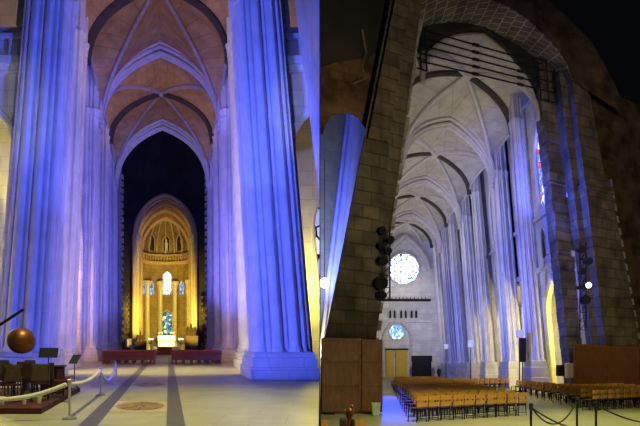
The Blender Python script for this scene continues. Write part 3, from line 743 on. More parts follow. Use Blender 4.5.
# dark wall left of it with the aisle arch
def poly(bm, pts, b0, b1): slab(bm, [P(u, v, b0) for u, v in pts], [R0(RS(u, v, b0)[0], b1, RS(u, v, b0)[1]) for u, v in pts])
arch_pts = [(367, 140), (365, 128), (358, 118), (349, 113), (340, 113), (331, 117), (326, 124), (322, 136)]
top_pts = [(392, -30), (388, 0), (382, 40), (372, 60), (355, 62), (340, 62), (326, 64), (321, 70)]
bm = B(); poly(bm, [(300, -60), (400, -60)] + top_pts + [(300, 75)], -1.6, 0)
tag(build('wall_left', bm, M['black_stone'], base=P(350, 30, -1)), 'sooty dark wall above the aisle arch at the upper left of the lit vault', 'wall', None, 'structure')  # near-black base colour over the whole wall
bm = B(); band(bm, [P(u, v, -1.7) for u, v in arch_pts], [P(u, v, -1.7) for u, v in [(386, 140), (384, 110)] + [(380, 50), (368, 58), (350, 60), (336, 62), (324, 66), (300, 80)]],
     [P(u, v, .2) for u, v in arch_pts], [P(u, v, .2) for u, v in [(386, 140), (384, 110)] + [(380, 50), (368, 58), (350, 60), (336, 62), (324, 66), (300, 80)]])
tag(build('aisle_arch', bm, M['rough_brown'], base=P(345, 100, -1)), 'brown rubble arch over the blue-lit aisle, left of the granite pier', 'arch', None, 'structure')
bm = B(); pts = [P(u, v, -1.75) for u, v in [(362, 30), (366, 52), (362, 66), (365, 78), (352, 84)]]
tube(bm, pts, .07, 5); o = build('trim_scar', bm, M['rough'], base=pts[0]); tag(o, 'pale mortar scar on the dark wall above the aisle arch', 'mortar', None, 'structure')
# right jamb, buttress, wall
j1, j2 = edge((544, 120), (565, 320), 0), edge((559, 120), (579, 320), 0)
bm = B(); rk(bm, j1, j2, 0, 1.3, 0, 22)
p_ = build('pillar', bm, M['rough'], base=R0(j1(0), 0, 0)); tag(p_, 'narrow rough stone jamb right of the open nave', 'pier', None, 'structure')
bm = B()
for i in range(24):
    o_ = .09*(i % 2); rk(bm, j1, j2, -.12+.05*(i % 3), 1.2, .3+i*.88, 1.02+i*.88, .03+o_, .05+.08*((i+1) % 2))
build('rusticated_block', bm, M['rough'], p_, bevel=.04)
f1, f2 = edge((573, 80), (601, 310), -2.2), edge((592, 80), (633, 306), -2.2)
f3 = edge((589, 80), (618, 306), -2.2)
bm = B(); rk(bm, f1, f2, -2.2, .9, 0, 13.0); rk(bm, f1, f2, -2.0, .9, 13.0, 21.2, -.1, -.35)
p_ = build('pillar', bm, M['rough'], base=R0(f1(0), -2.2, 0)); tag(p_, 'heavy stone buttress pier at the right with blue light on its side', 'pier', None, 'structure')
bm = B(); rk(bm, f1, f2, -2.35, .9, 12.8, 13.2, .12, .1); rk(bm, f1, f2, -2.15, .9, 20.9, 21.5, .1, -.2); build('string_course', bm, M['rough'], p_)
bm = B()
for i in range(18): rk(bm, f2, f2, -2.24, -1.4, .6+i*.75, 1.0+i*.75, .05, .16)
q = build('toothed_edge', bm, M['quoin'], p_); q['label'] = 'pale toothing stones up the right edge'
bm = B(); rk(bm, f1, f1, -1.2, .6, 0, 20, .55, .1); build('pilaster', bm, M['rough'], p_)
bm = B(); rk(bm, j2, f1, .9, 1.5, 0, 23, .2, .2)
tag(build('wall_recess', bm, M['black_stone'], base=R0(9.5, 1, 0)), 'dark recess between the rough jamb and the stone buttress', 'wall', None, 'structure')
bm = B(); rk(bm, f2, lambda h: 34, -.4, .8, 0, 20.5)
tag(build('wall_right', bm, M['rough_brown'], base=R0(16, 0, 0)), 'dark brown rubble wall beyond the buttress at the right edge', 'wall', None, 'structure')
# crossing arch rings
fi = [(380, -22), (415, -18), (445, -14), (470, -9), (490, -2), (508, 6), (525, 17), (540, 30), (555, 46), (566, 62), (574, 82)]
fo = [(380, -110), (415, -108), (445, -100), (470, -88), (495, -68), (520, -40), (542, -6), (566, 16), (592, 42), (612, 78), (630, 118)]
bi = [(405, 34), (418, 27), (432, 23), (450, 21), (468, 22), (486, 26), (504, 36), (522, 46), (540, 60), (553, 74), (562, 92)]
bm = B(); band(bm, [P(u, v, -2.3) for u, v in fi], [P(u, v, -2.3) for u, v in fo], [P(u, v, -2.2) for u, v in fi], [P(u, v, -2.2) for u, v in fo])
arch = build('crossing_arch', bm, M['rough_brown'], base=P(500, 0, -2)); tag(arch, 'huge dark rubble arch spanning the top over the lit vault', 'arch', None, 'structure')
bm = B(); sheet(bm, [P(u, v, -2.25) for u, v in fi], [P(u, v, .2) for u, v in bi], 4)
q = build('soffit', bm, M['voussoir'], arch, solid=.15); q['label'] = 'brick underside with pale radial joints'
si = [(404, 125), (411, 85), (418, 48), (432, 39), (450, 32), (468, 28), (481, 27), (496, 36), (510, 52), (525, 70), (534, 82), (541, 98), (546, 115), (551, 140)]
so = [(378, 125), (380, 60), (395, 18), (420, 3), (445, -4), (465, -8), (485, -8), (512, 5), (532, 20), (550, 40), (562, 60), (570, 80), (573, 100), (576, 140)]
bm = B(); band(bm, [P(u, v, .3) for u, v in si], [P(u, v, .3) for u, v in so], [R0(RS(u, v, .3)[0], 1.0, RS(u, v, .3)[1]) for u, v in si], [R0(RS(u, v, .3)[0], 1.0, RS(u, v, .3)[1]) for u, v in so])
tag(build('inner_arch', bm, M['black_stone'], base=P(490, 30, .5)), 'dark inner order of the crossing arch edging the vault', 'arch', None, 'structure')
# tie cables and their brackets
for i in range(5):
    p, q = P(420, 29+i*8.0, -.3), P(542, 64+i*6.4, -.3)
    bm = B(); tube(bm, [p, q], .045, 6)
    o = build('tie_cable', bm, M['black'], base=p); tag(o, 'thin black tie cable across the arch, %s from the top' % ['first', 'second', 'third', 'fourth', 'fifth'][i], 'cable', 'black tie cables across the arch')
    for t in (.42, .8):
        bm = B(); c = p.lerp(q, t); tube(bm, [c-(q-p).normalized()*.22, c+(q-p).normalized()*.22], .09, 8); build('turnbuckle', bm, M['black'], o)
for u0, u1, v0, v1, lab in ((412, 424, 24, 66, 'black steel bracket anchoring the cables on the left'), (538, 554, 58, 98, 'black steel bracket anchoring the cables on the right')):
    o = None
    for i, (ua, ub) in enumerate(((u0, u0), (u1, u1), ((u0+u1)/2, (u0+u1)/2))):
        dv = (ua-u0)*.4
        bm = B(); tube(bm, [P(ua, v0+dv, -.5), P(ub+3, v1+dv, -.5)], .045, 6)
        if o is None: o = build('cable_bracket', bm, M['black'], base=P(u0, v0, -.5)); tag(o, lab, 'bracket', 'cable brackets', 'structure')
        else: build('upright', bm, M['black'], o)
    for i in range(5):
        f = i/4; bm = B(); v = v0+(v1-v0)*f
        tube(bm, [P(u0-2, v, -.5), P(u1+3, v+5, -.5)], .035, 6); build('crossbar', bm, M['black'], o)

# nave piers, right side
RK = lambda a, b, h: R(a, b, h, .0145)
RKM = lambda a, b, h: R(a, b, h, .0175)
for b0, b1, w, wd, ht, hc, r, ni, nf, lab, mp in (
        (4.3, 5.7, 6.2, 1.5, 22, 18.6, .17, 3, 4, 'slender free-standing blue pier nearest the crossing, by the black speaker', RKM),
        (11.0, 13.6, 6.6, 1.9, 22, 17.4, .20, 4, 4, 'thick clustered white and blue pier, second from the crossing', RK),
        (19.2, 21.0, 6.7, 1.4, 22, 18.2, .17, 3, 3, 'slender white pier, third from the crossing', RK),
        (25.0, 27.4, 6.6, 1.9, 22, 17.4, .20, 4, 4, 'thick clustered pier, fourth from the crossing', RK),
        (32.2, 34.0, 6.7, 1.4, 22, 18.2, .17, 3, 3, 'slender pier, fifth from the crossing', RK),
        (38.0, 40.2, 6.6, 1.9, 22, 17.4, .20, 4, 3, 'thick clustered pier, sixth from the crossing', RK),
        (44.4, 46.2, 6.7, 1.4, 22, 18.2, .17, 3, 3, 'slender pier beside the west wall, seventh from the crossing', RK)):
    cluster(mp, 1, w, wd, b0, b1, ht, hc, r, ni, nf, lab, group='piers along the right of the long nave', plinth=2.2)
RW = lambda a, b, h: R(a, b, h, .0145)
bays = ((-.2, 4.3, 'nearest the crossing'), (6.7, 11.2, 'past the slender blue pier'), (13.4, 19.4, 'past the thick pier'), (20.8, 25.2, 'fourth'), (27.2, 32.4, 'fifth'), (33.8, 38.2, 'sixth'), (40.0, 44.6, 'seventh'), (46.0, 51.5, 'by the west wall'))
for i, (b0, b1, lab) in enumerate(bays):
    m, hw = (b0+b1)/2, (b1-b0)/2
    if i == 0: m, hw = 4.1, 2.35
    ops = [(m, hw*.85, 0, 6.0, 8.4), (m-hw*.42, hw*.3, 10.0, 11.2, 12.2), (m+hw*.42, hw*.3, 10.0, 11.2, 12.2), (m, hw*.62, 13.6, 17.2, 19.4)]
    if i == 0: b0 = -.2; b1 = 6.7
    aw = 9.2 if i == 0 else 8.9
    if i < 4:
        arcade_wall(RW, 1, aw, .7, b0, b1, 0, 23, ops, 'wall_right', 'arcade wall with gallery and clerestory, %s bay of the long nave' % lab)
        for j in (0, 1, 2, 3):
            yc, w_, hs_, sp, ap = ops[j]
            if j == 0 or i < 3:
                t = arch_ring(RW, 1, aw, yc, w_, hs_+.05, sp, ap, .2 if j == 0 else .11, 'trim_arch', 'shaft', None)
                tag(t, '%s moulding in the %s bay of the long nave' % (['arcade arch', 'gallery arch near', 'gallery arch far', 'clerestory arch'][j], lab), 'arch moulding', None, 'structure')
        lancet(RW, 1, aw+.4, m, hw*.62, 13.6, 17.2, 19.4, 'window_%d' % (30+i), 'glass_cleres' if i == 0 else 'glass_dim', 'stained clerestory window, %s bay of the long nave' % lab, 'rib', 2)
        bm = B(); rbox(bm, RW, aw-.35, aw+.1, b0, b1, 9.0, 9.35); rbox(bm, RW, aw-.3, aw+.1, b0, b1, 12.8, 13.1)
        tag(build('trim_ledge', bm, M['limestone'], base=RW(aw, m, 9)), 'gallery ledge in the %s bay of the long nave' % lab, 'ledge', None, 'structure')
        for j in (1, 2):
            yc, w_, hs_, sp, ap = ops[j]
            bm = B(); lathe(bm, RW, aw+.2, yc, [(.12, hs_), (.08, hs_+.1), (.08, sp-.1), (.13, sp+.1)], 8)
            tag(build('gallery_shaft', bm, M['shaft'], smooth=True, base=RW(aw, yc, hs_)), 'little gallery shaft, %s opening in the %s bay of the long nave' % (['near', 'far'][j-1], lab), 'shaft', None, 'structure')
    else:
        bm = B(); rbox(bm, RW, aw, aw+.7, b0, b1, 0, 23)
        tag(build('wall_right', bm, M['limestone'], base=RW(aw, m, 0)), 'blue-lit wall strip in the %s bay of the long nave' % lab, 'wall', None, 'structure')
bm = B(); rbox(bm, R0, 15.5, 16.2, -1, 52, 0, 12)
tag(build('wall_aisle_right', bm, M['limestone'], base=R0(15.5, 20, 0)), 'yellow-lit outer wall of the aisle behind the right arcade', 'wall', None, 'structure')
lancet(lambda a, b, h: R0(a, b, h), 1, 15.2, 4.5, .8, 3.0, 6.0, 7.2, 'window_50', 'glass_dim', 'blue aisle window behind the yellow arcade arch', 'rib', 1)
bm = B(); rbox(bm, R0, 9.0, 16.2, 1.5, 52, 9.2, 9.5)
tag(build('ceiling_aisle', bm, M['vault_grey'], base=R0(12, 20, 9.3)), 'aisle ceiling behind the right arcade of the long nave', 'ceiling', None, 'structure')
bm = B(); rbox(bm, RW, -9.2, -8.4, 1.2, 52, 0, 23)
tag(build('wall_nave_left', bm, M['limestone'], base=R0(-8.8, 20, 0)), 'left wall of the long nave hidden behind the granite pier', 'wall', None, 'structure')
# vaults
RV = lambda a, b, h, k: R(a, b, h, k)
KT, KM = .0170, .0150
segs = [(.6, 5.6, 12.2, 'nearest, above the tie cables'), (12.2, 20, 26, 'second'), (26, 33, 39, 'third'), (39, 45, 51, 'fourth, before the rose window')]
for t0, m, t1, lab in segs:
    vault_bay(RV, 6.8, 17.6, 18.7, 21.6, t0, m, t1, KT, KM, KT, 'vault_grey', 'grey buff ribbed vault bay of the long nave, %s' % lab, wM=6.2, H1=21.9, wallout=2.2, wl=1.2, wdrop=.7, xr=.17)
for b, lab in ((12.2, 'first'), (26, 'second'), (39, 'third')):
    transverse(RV, 6.8, 17.6, 21.9, b, KT, 'moulded pointed arch between vault bays of the long nave, %s from the crossing' % lab)

# west wall
WY = 84.0
def W(x, y, h): return Vector((320*0 + x, WY+y, h))
def wx(u): return (u-320)*WY/F
def wh(v): return EYE+(366-v)*WY/F
bm = B(); box(bm, 4, 27, WY, WY+.8, 0, 27)
tag(build('wall_west', bm, M['limestone'], base=(14, WY, 0)), 'pale end wall with the two rose windows', 'wall', None, 'structure')
def ringpts(cx, cz, r, y, n=32): return [Vector((cx+r*math.cos(2*PI*i/n), y, cz+r*math.sin(2*PI*i/n))) for i in range(n+1)]
def rose(u, v, rpx, name, glass, lab, petals):
    cx, cz, r = wx(u), wh(v), rpx*WY/F
    bm = B(); pts = ringpts(cx, cz, r, WY-.12, 40)[:-1]; slab(bm, pts, [p+Vector((0, .08, 0)) for p in pts])
    w = build(name, bm, M[glass], base=(cx, WY-.12, cz)); tag(w, lab, 'window', None, 'structure')
    bm = B(); tube(bm, ringpts(cx, cz, r*1.04, WY-.15, 40), r*.07, 8, cap=False); build('frame', bm, M['rib'], w, smooth=True)
    for i in range(petals):
        t = 2*PI*i/petals
        c = Vector((cx+r*.76*math.cos(t), WY-.16, cz+r*.76*math.sin(t)))
        bm = B(); tube(bm, ringpts(c.x, c.z, r*.2, WY-.16, 14), r*.028, 6, cap=False); build('tracery_ring', bm, M['rib'], w)
        bm = B(); tube(bm, [Vector((cx+r*.2*math.cos(t+PI/petals), WY-.16, cz+r*.2*math.sin(t+PI/petals))), Vector((cx+r*math.cos(t+PI/petals), WY-.16, cz+r*math.sin(t+PI/petals)))], r*.022, 6); build('tracery_spoke', bm, M['rib'], w)
    bm = B(); tube(bm, ringpts(cx, cz, r*.2, WY-.16, 16), r*.028, 6, cap=False); build('tracery_hub', bm, M['rib'], w)
rose(403.5, 269, 15.5, 'window_60', 'glass_rose', 'large dazzling white and blue rose window high on the end wall', 12)
rose(396.5, 332, 7.5, 'window_61', 'glass_star', 'small blue star rose window low on the end wall', 8)
# arched recess around the small rose, big arch around the large one
pts = [Vector((wx(383), WY-.15, .1))] + [Vector((wx(383)+(wx(411)-wx(383))*(i/20), WY-.15, wh(338)+(wh(319)-wh(338))*archtop(-1+i/10))) for i in range(21)] + [Vector((wx(411), WY-.15, .1))]
bm = B(); tube(bm, pts, .22, 8); tag(build('trim_arch', bm, M['rib'], smooth=True, base=pts[0]), 'pointed arch moulding around the small blue rose', 'arch moulding', None, 'structure')
pts = [Vector((wx(380)+(wx(429)-wx(380))*(i/20), WY-.2, wh(270)+(wh(236)-wh(270))*archtop(-1+i/10))) for i in range(21)]
bm = B(); tube(bm, pts, .45, 8); tag(build('trim_arch', bm, M['rib'], smooth=True, base=pts[0]), 'heavy pointed arch over the large rose window', 'arch moulding', None, 'structure')
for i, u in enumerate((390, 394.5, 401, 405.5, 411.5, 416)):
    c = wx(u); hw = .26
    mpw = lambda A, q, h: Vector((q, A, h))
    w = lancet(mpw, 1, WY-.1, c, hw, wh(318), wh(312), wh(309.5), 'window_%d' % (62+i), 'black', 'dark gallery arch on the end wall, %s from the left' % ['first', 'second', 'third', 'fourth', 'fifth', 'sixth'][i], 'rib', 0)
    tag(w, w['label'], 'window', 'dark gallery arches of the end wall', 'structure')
bm = B(); box(bm, wx(381), wx(430), WY-.35, WY, wh(322.5), wh(320.5)); tag(build('trim_ledge', bm, M['limestone'], base=(wx(405), WY, wh(321))), 'pale ledge under the dark gallery arches', 'ledge', None, 'structure')
bm = B(); box(bm, wx(381), wx(430), WY-.7, WY, wh(301.5), wh(299.5))
for i in range(12): box(bm, wx(384)+i*.55, wx(384)+i*.55+.08, WY-.68, WY-.6, wh(299.5), wh(297.5))
tag(build('lighting_rail', bm, M['black'], base=(wx(405), WY, wh(300))), 'long black rail below the large rose window', 'rail')
for u0, u1, lab in ((386, 393.5, 'left gold curtain'), (395.5, 407, 'right gold curtain')):
    bm = B(); n = 16
    for i in range(n):
        x = wx(u0)+(wx(u1)-wx(u0))*(i+.5)/n; lathe(bm, IDM, x, WY-.35, [((wx(u1)-wx(u0))/n*.62, 0), ((wx(u1)-wx(u0))/n*.55, wh(350))], 8)
    tag(build('curtain', bm, M['gold_cloth'], smooth=True, base=(wx(u0), WY-.3, 0)), lab+' below the small blue rose', 'curtain', 'gold curtains on the end wall')
bm = B(); box(bm, wx(385), wx(408), WY-.5, WY-.2, wh(350), wh(348.5)); tag(build('trim_beam', bm, M['black'], base=(wx(396), WY, wh(349))), 'dark beam over the gold curtains', 'beam', None, 'structure')
r = empty('console', (wx(419), WY-3, 0), 'black console and screen at the far end, right of the curtains', 'console')
bm = B(); box(bm, wx(409), wx(427), WY-3.4, WY-2.4, 0, wh(362)); build('case', bm, M['black'], r, bevel=.05)
bm = B(); box(bm, wx(408), wx(428), WY-3.2, WY-2.9, wh(362), wh(356)); build('screen', bm, M['black'], r, bevel=.05)

# wooden screens
def screen(p0, ang_, widths, h, lab):
    r = empty('wooden_screen', p0, lab, 'screen', 'brown wooden screens', rz=ang_)
    x = 0
    for i, w in enumerate(widths):
        bm = B(); box(bm, x+.01, x+w-.01, 0, .08, .05, h-.06*(i % 2)); o = build('panel', bm, M['panel'], r, local=True, bevel=.01)
        for z in (.08, h*.36, h*.68, h-.14):
            bm = B(); box(bm, x+.02, x+w-.02, -.03, 0, z, z+.09); build('rail', bm, M['panel'], o, local=True, bevel=.008)
        for xx in (x+.02, x+w-.11):
            bm = B(); box(bm, xx, xx+.09, -.03, 0, .08, h-.08); build('stile', bm, M['panel'], o, local=True, bevel=.008)
        bm = B(); box(bm, x+.1, x+.5, -.2, .4, 0, .05); build('foot', bm, M['black'], r, local=True)
        x += w
screen((.05, 20.95, 0), math.atan2(.25, 2.35), (1.52, .82), 2.85, 'tall brown wooden screen in front of the left granite pier')
screen((14.35, 31.6, 0), math.atan2(TY, TX), (3.0, 3.2), 3.05, 'tall brown wooden screen behind the chairs at the right')

# pale bin
r = empty('waste_bin', (2.03, 20.35, 0), 'pale green waste bin beside the left wooden screen', 'bin')
bm = B(); prism8(bm, [Vector(p) for p in ((-.13, -.11, 0), (.13, -.11, 0), (.13, .11, 0), (-.13, .11, 0), (-.16, -.14, .44), (.16, -.14, .44), (.16, .14, .44), (-.16, .14, .44))]); build('body', bm, M['green_bin'], r, local=True, bevel=.02)
bm = B(); box(bm, -.17, .17, -.15, .15, .43, .47); build('rim', bm, M['green_bin'], r, local=True, bevel=.01)

# carved post
r = empty('carved_post', ((349.5-320)*9.5/F, 9.5, 0), 'carved dark wooden post with knob between the two nearest seats', 'post')
bm = B(); lathe(bm, IDM, 0, 0, [(.12, 0), (.12, .3), (.045, .4), (.04, .62), (.055, .66), (.04, .7), (.04, .9), (.06, .95)], 12); build('shaft', bm, M['pew'], r, local=True, smooth=True)
bm = B(); ball(bm, Vector((0, 0, 1.02)), .085, 14); ball(bm, Vector((.045, 0, 1.11)), .04, 10); build('finial', bm, M['ball'], r, local=True, smooth=True)
bm = B(); box(bm, -.17, -.05, -.1, .12, 0, .92); box(bm, .03, .09, -.1, .12, 0, .9); build('bracket', bm, M['bronze_dark'], r, local=True, bevel=.03)

# chairs
def chair_parts():
    d = {}
    bm = B()
    for z0, z1 in ((.49, .63), (.69, .84)):
        n = 6
        f = [[Vector((-.225+.45*i/n, -.245-.03*math.sin(PI*i/n)+dy, z)) for i in range(n+1)] for dy, z in ((0, z0), (-.03, z1), (-.008, z1), (.022, z0))]
        rows = [[bm.verts.new(p) for p in c] for c in f]
        for i in range(n):
            for a_, b_ in ((0, 1), (1, 2), (2, 3), (3, 0)): bm.faces.new((rows[a_][i], rows[a_][i+1], rows[b_][i+1], rows[b_][i]))
        for i in (0, n): bm.faces.new([rows[q][i] for q in range(4)])
    d['backrest'] = (bm, 'chair_wood')
    bm = B(); box(bm, -.215, .215, -.19, .21, .425, .455); d['seat'] = (bm, 'seat_wood')
    for k, (y, z) in enumerate(((.17, .15), (-.2, .12))):
        bm = B(); tube(bm, [(-.2, y, z), (.2, y, z)], .012, 6); d['stretcher%d' % k] = (bm, 'chair_dark')
    bm = B(); box(bm, -.21, .21, -.18, -.15, .37, .425); d['seat_rail'] = (bm, 'chair_dark')
    for k, (x, y) in enumerate(((-.2, .19), (.2, .19), (-.2, -.2), (.2, -.2))):
        bm = B()
        if y > 0: tube(bm, [(x, y+.02, 0), (x, y, .425)], .016, 6)
        else: tube(bm, [(x, y-.02, 0), (x*.95, y, .43), (x*.9, y-.01, .8)], .016, 6)
        d['leg%d' % k] = (bm, 'chair_dark')
    return d
protoM = {}
for k, (bm, m) in chair_parts().items():
    bmesh.ops.recalc_face_normals(bm, faces=bm.faces)
    me = bpy.data.meshes.new(k.rstrip('0123456789')); bm.to_mesh(me); bm.free(); me.materials.append(M[m]); protoM[k] = me
# one-piece copy for seats too far to show parts
bm = B(); mats = ['chair_wood', 'seat_wood', 'chair_dark']
me = bpy.data.meshes.new('wooden_chair'); off = B()
for k, pm in protoM.items():
    t = bmesh.new(); t.from_mesh(pm)
    idx = mats.index([m for m in mats if M[m] == pm.materials[0]][0])
    for f in t.faces: f.material_index = idx
    tm = bpy.data.meshes.new('tmp'); t.to_mesh(tm); t.free(); off.from_mesh(tm); bpy.data.meshes.remove(tm)
off.to_mesh(me); off.free()
for m in mats: me.materials.append(M[m])
farM = me
def put_chair(x, y, rz, lab, group, parts):
    if parts:
        r = empty('wooden_chair', (x, y, 0), lab, 'chair', group, rz=rz)
        for k, pm in protoM.items():
            o = bpy.data.objects.new(k.rstrip('0123456789'), pm); COL.objects.link(o); o.parent = r
    else:
        r = bpy.data.objects.new('wooden_chair', farM); COL.objects.link(r); r.location = (x, y, 0); r.rotation_euler.z = rz; tag(r, lab, 'chair', group)
ORD = ['first', 'second', 'third', 'fourth', 'fifth', 'sixth', 'seventh', 'eighth', 'ninth', 'tenth', 'eleventh', 'twelfth', 'thirteenth', 'fourteenth', 'fifteenth', 'sixteenth', 'seventeenth', 'eighteenth', 'nineteenth', 'twentieth', 'twenty-first']
AZ = math.atan2(TY, TX)
NR = 19
for k in range(NR):
    for i in range(10):
        x = 3.15 + .518*i*TX + .11*1.8*k; y = 18.15 + .518*i*TY + 1.8*k
        lab = 'wooden slat-back chair, left block, %s row from the front, %s from the blue aisle' % (ORD[k], ORD[i])
        put_chair(x+random.uniform(-.02, .02), y+random.uniform(-.04, .04), AZ+random.uniform(-.03, .03), lab, 'wooden chairs of the left block', k < 3)
for k in range(11):
    for i in range(12):
        x = 10.95 + .518*i*TX + .154*1.55*k; y = 22.7 + .518*i*TY + 1.55*k
        if (x-320*0)/y > .585: continue
        if x > 13.6 and y > 31.6 + (x-14.35)*TY/TX - .8: continue
        lab = 'wooden slat-back chair, right block, %s row from the front, %s from the middle aisle' % (ORD[k], ORD[i])
        put_chair(x+random.uniform(-.02, .02), y+random.uniform(-.04, .04), AZ+random.uniform(-.03, .03), lab, 'wooden chairs of the right block', k < 3)
for k in range(2):
    for i in range(10):
        x = 10.0 + .56*i*TX + .3*k; y = 41.0 + .56*i*TY + 2.4*k
        put_chair(x, y, AZ+random.uniform(-.03, .03), 'wooden slat-back chair in front of the thick piers, %s row, %s from the left' % (ORD[k], ORD[i]), 'wooden chairs by the piers', False)
# nearest two seats
put_chair(.60, 10.3, 0, 'nearest wooden seat, right of the carved post', 'two nearest seats', True)
r = None
for k, pm in protoM.items():      # the seat at the corner, cut off by the partition plane
    bm = bmesh.new(); bm.from_mesh(pm); bmesh.ops.translate(bm, verts=bm.verts, vec=(-.075, 10.2, 0))
    if max(v.co.x for v in bm.verts) < .04: bm.free(); continue
    if r is None: r = empty('wooden_chair', (.09, 10.2, 0), 'nearest wooden seat at the lower left corner of the chair hall, cut by its edge', 'chair', 'two nearest seats')
    build(k.rstrip('0123456789'), bm, pm.materials[0], r)

# posts and ropes in front
SR = []
for u, v, lab in ((531, 405, 'black rope post nearest the left block of chairs'), (577, 400, 'middle black rope post of the three'), (596, 403, 'right black rope post of the three')):
    y = F*(.95-.12)/(v-366); y = F*(EYE-.97)/(v-366)
    p = Vector(((u-320)*y/F, y, 0)); stanchion(p, .95, 'black', lab, 'black rope posts in front of the chairs'); SR.append(p)
e = Vector((0, 0, .9))
off1 = Vector((5.3, 8.6, 0)); off2 = SR[2]+Vector((2.2, -.9, 0))
for p, q, sg, lab in ((SR[0], SR[1], .42, 'black rope sagging between the left and middle posts'), (SR[0], off1, .3, 'black rope running down towards the camera from the left post'), (SR[2], off2, .35, 'black rope sagging from the right post out of the picture')):
    rope(p+e, q+e, sg, .018, 'rope_black', lab, 'black barrier ropes')

# loudspeakers, boxes, rigging
def boxthing(name, u, v0, v1, y, w, d, mat, lab, cat, pole=True, group=None):
    x = (u-320)*y/F; z1, z0 = EYE+(366-v0)*y/F, max(0, EYE+(366-v1)*y/F)
    r = empty(name, (x, y, 0), lab, cat, group)
    bm = B(); box(bm, x-w/2, x+w/2, y-d/2, y+d/2, z0, z1); build('cabinet', bm, M[mat], r, bevel=.03)
    bm = B(); box(bm, x-w/2+.04, x+w/2-.04, y-d/2-.02, y-d/2, z0+.05, z1-.05); build('grille', bm, M[mat], r)
    if pole and z0 > .05:
        bm = B(); tube(bm, [(x, y, .03), (x, y, z0+.02)], .04, 8); build('pole', bm, M['black'], r)
        bm = B(); lathe(bm, IDM, x, y, [(.3, 0), (.3, .04), (.08, .08)], 12); build('base', bm, M['black'], r)
boxthing('loudspeaker', 522.5, 338, 362, 40, .4, .4, 'black', 'tall black loudspeaker between the slender pier and the thick pier', 'loudspeaker')
boxthing('loudspeaker', 519.5, 330, 337.5, 39.2, .38, .3, 'white_box', 'white loudspeaker above the tall black one', 'loudspeaker')
boxthing('loudspeaker', 470.5, 340, 347.5, 52, .5, .35, 'white_box', 'white loudspeaker on a pole before the far thick pier', 'loudspeaker')
boxthing('loudspeaker', 446, 344, 349, 62, .5, .35, 'white_box', 'small white loudspeaker on a pole far down the nave', 'loudspeaker')
boxthing('cabinet', 561.5, 365, 376, 34.5, .5, .5, 'black', 'black cabinet beside the right end of the wooden screen', 'cabinet', False)
boxthing('pedestal', 569, 363, 378, 34.0, .38, .4, 'white_box', 'white pedestal beside the black cabinet', 'pedestal', False)
def rig(u, v0, v1, y, lamps, lab, lean=0):
    """vertical truss with lamp heads"""
    x = (u-320)*y/F; h0, h1 = EYE+(366-v1)*y/F, EYE+(366-v0)*y/F
    r = empty('wall_mounted_truss', (x, y, 0), lab, 'truss', 'black lighting trusses')
    for dx in (-.18, .18):
        bm = B(); tube(bm, [(x+dx, y, h0), (x+dx, y, h1)], .035, 6); build('upright', bm, M['black'], r)
    n = int((h1-h0)/.5); bm = B()
    for i in range(n):
        z = h0+(h1-h0)*i/n; tube(bm, [(x-.18, y, z), (x+.18, y, z+.45)], .02, 5); tube(bm, [(x-.18, y, z), (x+.18, y, z)], .02, 5)
    build('lattice', bm, M['black'], r)
    for uu, vv, rr, lit in lamps:
        lx, lz = (uu-320)*y/F, EYE+(366-vv)*y/F
        bm = B(); tube(bm, [(lx, y+.25, lz+.05), (lx, y-.1, lz), (lx, y-.3, lz)], [rr*.7, rr, rr*1.1], 12); tube(bm, [(x, y, lz), (lx, y, lz)], .03, 6)
        l = build('lamp_head', bm, M['black'], r, smooth=False)
        bm = B(); c = Vector((lx, y-.31, lz)); tube(bm, [c, c+Vector((0, -.04, 0))], rr*.95, 12); build('lens', bm, M['lamp' if lit else 'black'], l)
rig(386, 226, 300, 26.3, [(382, 232, .16, 0), (390, 241, .16, 0), (381, 247, .14, 0), (383, 262, .2, 0), (381, 284, .28, 0), (388, 252, .15, 0), (382, 296, .18, 0)], 'black lighting truss at the right edge of the granite pier')
rig(583, 242, 330, 32.8, [(586, 286, .15, 1), (578, 288, .12, 0), (580, 250, .2, 0), (587, 262, .2, 0), (581, 272, .18, 0), (584, 300, .25, 0)], 'black lighting truss with one lit lamp on the buttress')
# lit globe in the aisle
r = empty('hanging_lamp', ((324.5-320)*34/F, 34, EYE+(366-283)*34/F), 'glowing round lamp in the blue aisle at the left', 'lamp')
bm = B(); ball(bm, Vector((0, 0, 0)), .3, 16); build('globe', bm, M['lamp_soft'], r, local=True, smooth=True)
bm = B(); tube(bm, [(0, 0, .28), (0, 0, 7.5)], .02, 6); build('cord', bm, M['black'], r, local=True)
# aisle beyond the left arch
AK = lambda a, b, h: R(a, b, h, .011)
cluster(AK, -1, 11.0, 1.3, 7.5, 9.2, 24, 21, .16, 3, 4, 'blue-lit aisle pier seen through the arch left of the granite pier', group='aisle piers seen through the left arch', plinth=1.6)
cluster(AK, -1, 10.1, 1.9, 16.2, 17.8, 22, 19, .16, 3, 5, 'third aisle pier at the back of the left arch', group='aisle piers seen through the left arch', plinth=1.6)
cluster(AK, -1, 10.9, 1.3, 12.5, 14, 24, 21, .15, 3, 3, 'second aisle pier in the left arch, behind the glowing lamp', group='aisle piers seen through the left arch', plinth=1.6)
bm = B(); rbox(bm, R0, -13.5, -8.6, 18, 18.6, 0, 27)
tag(build('wall_aisle_left', bm, M['limestone'], base=R0(-9, 18, 0)), 'pale wall at the back of the left aisle', 'wall', None, 'structure')
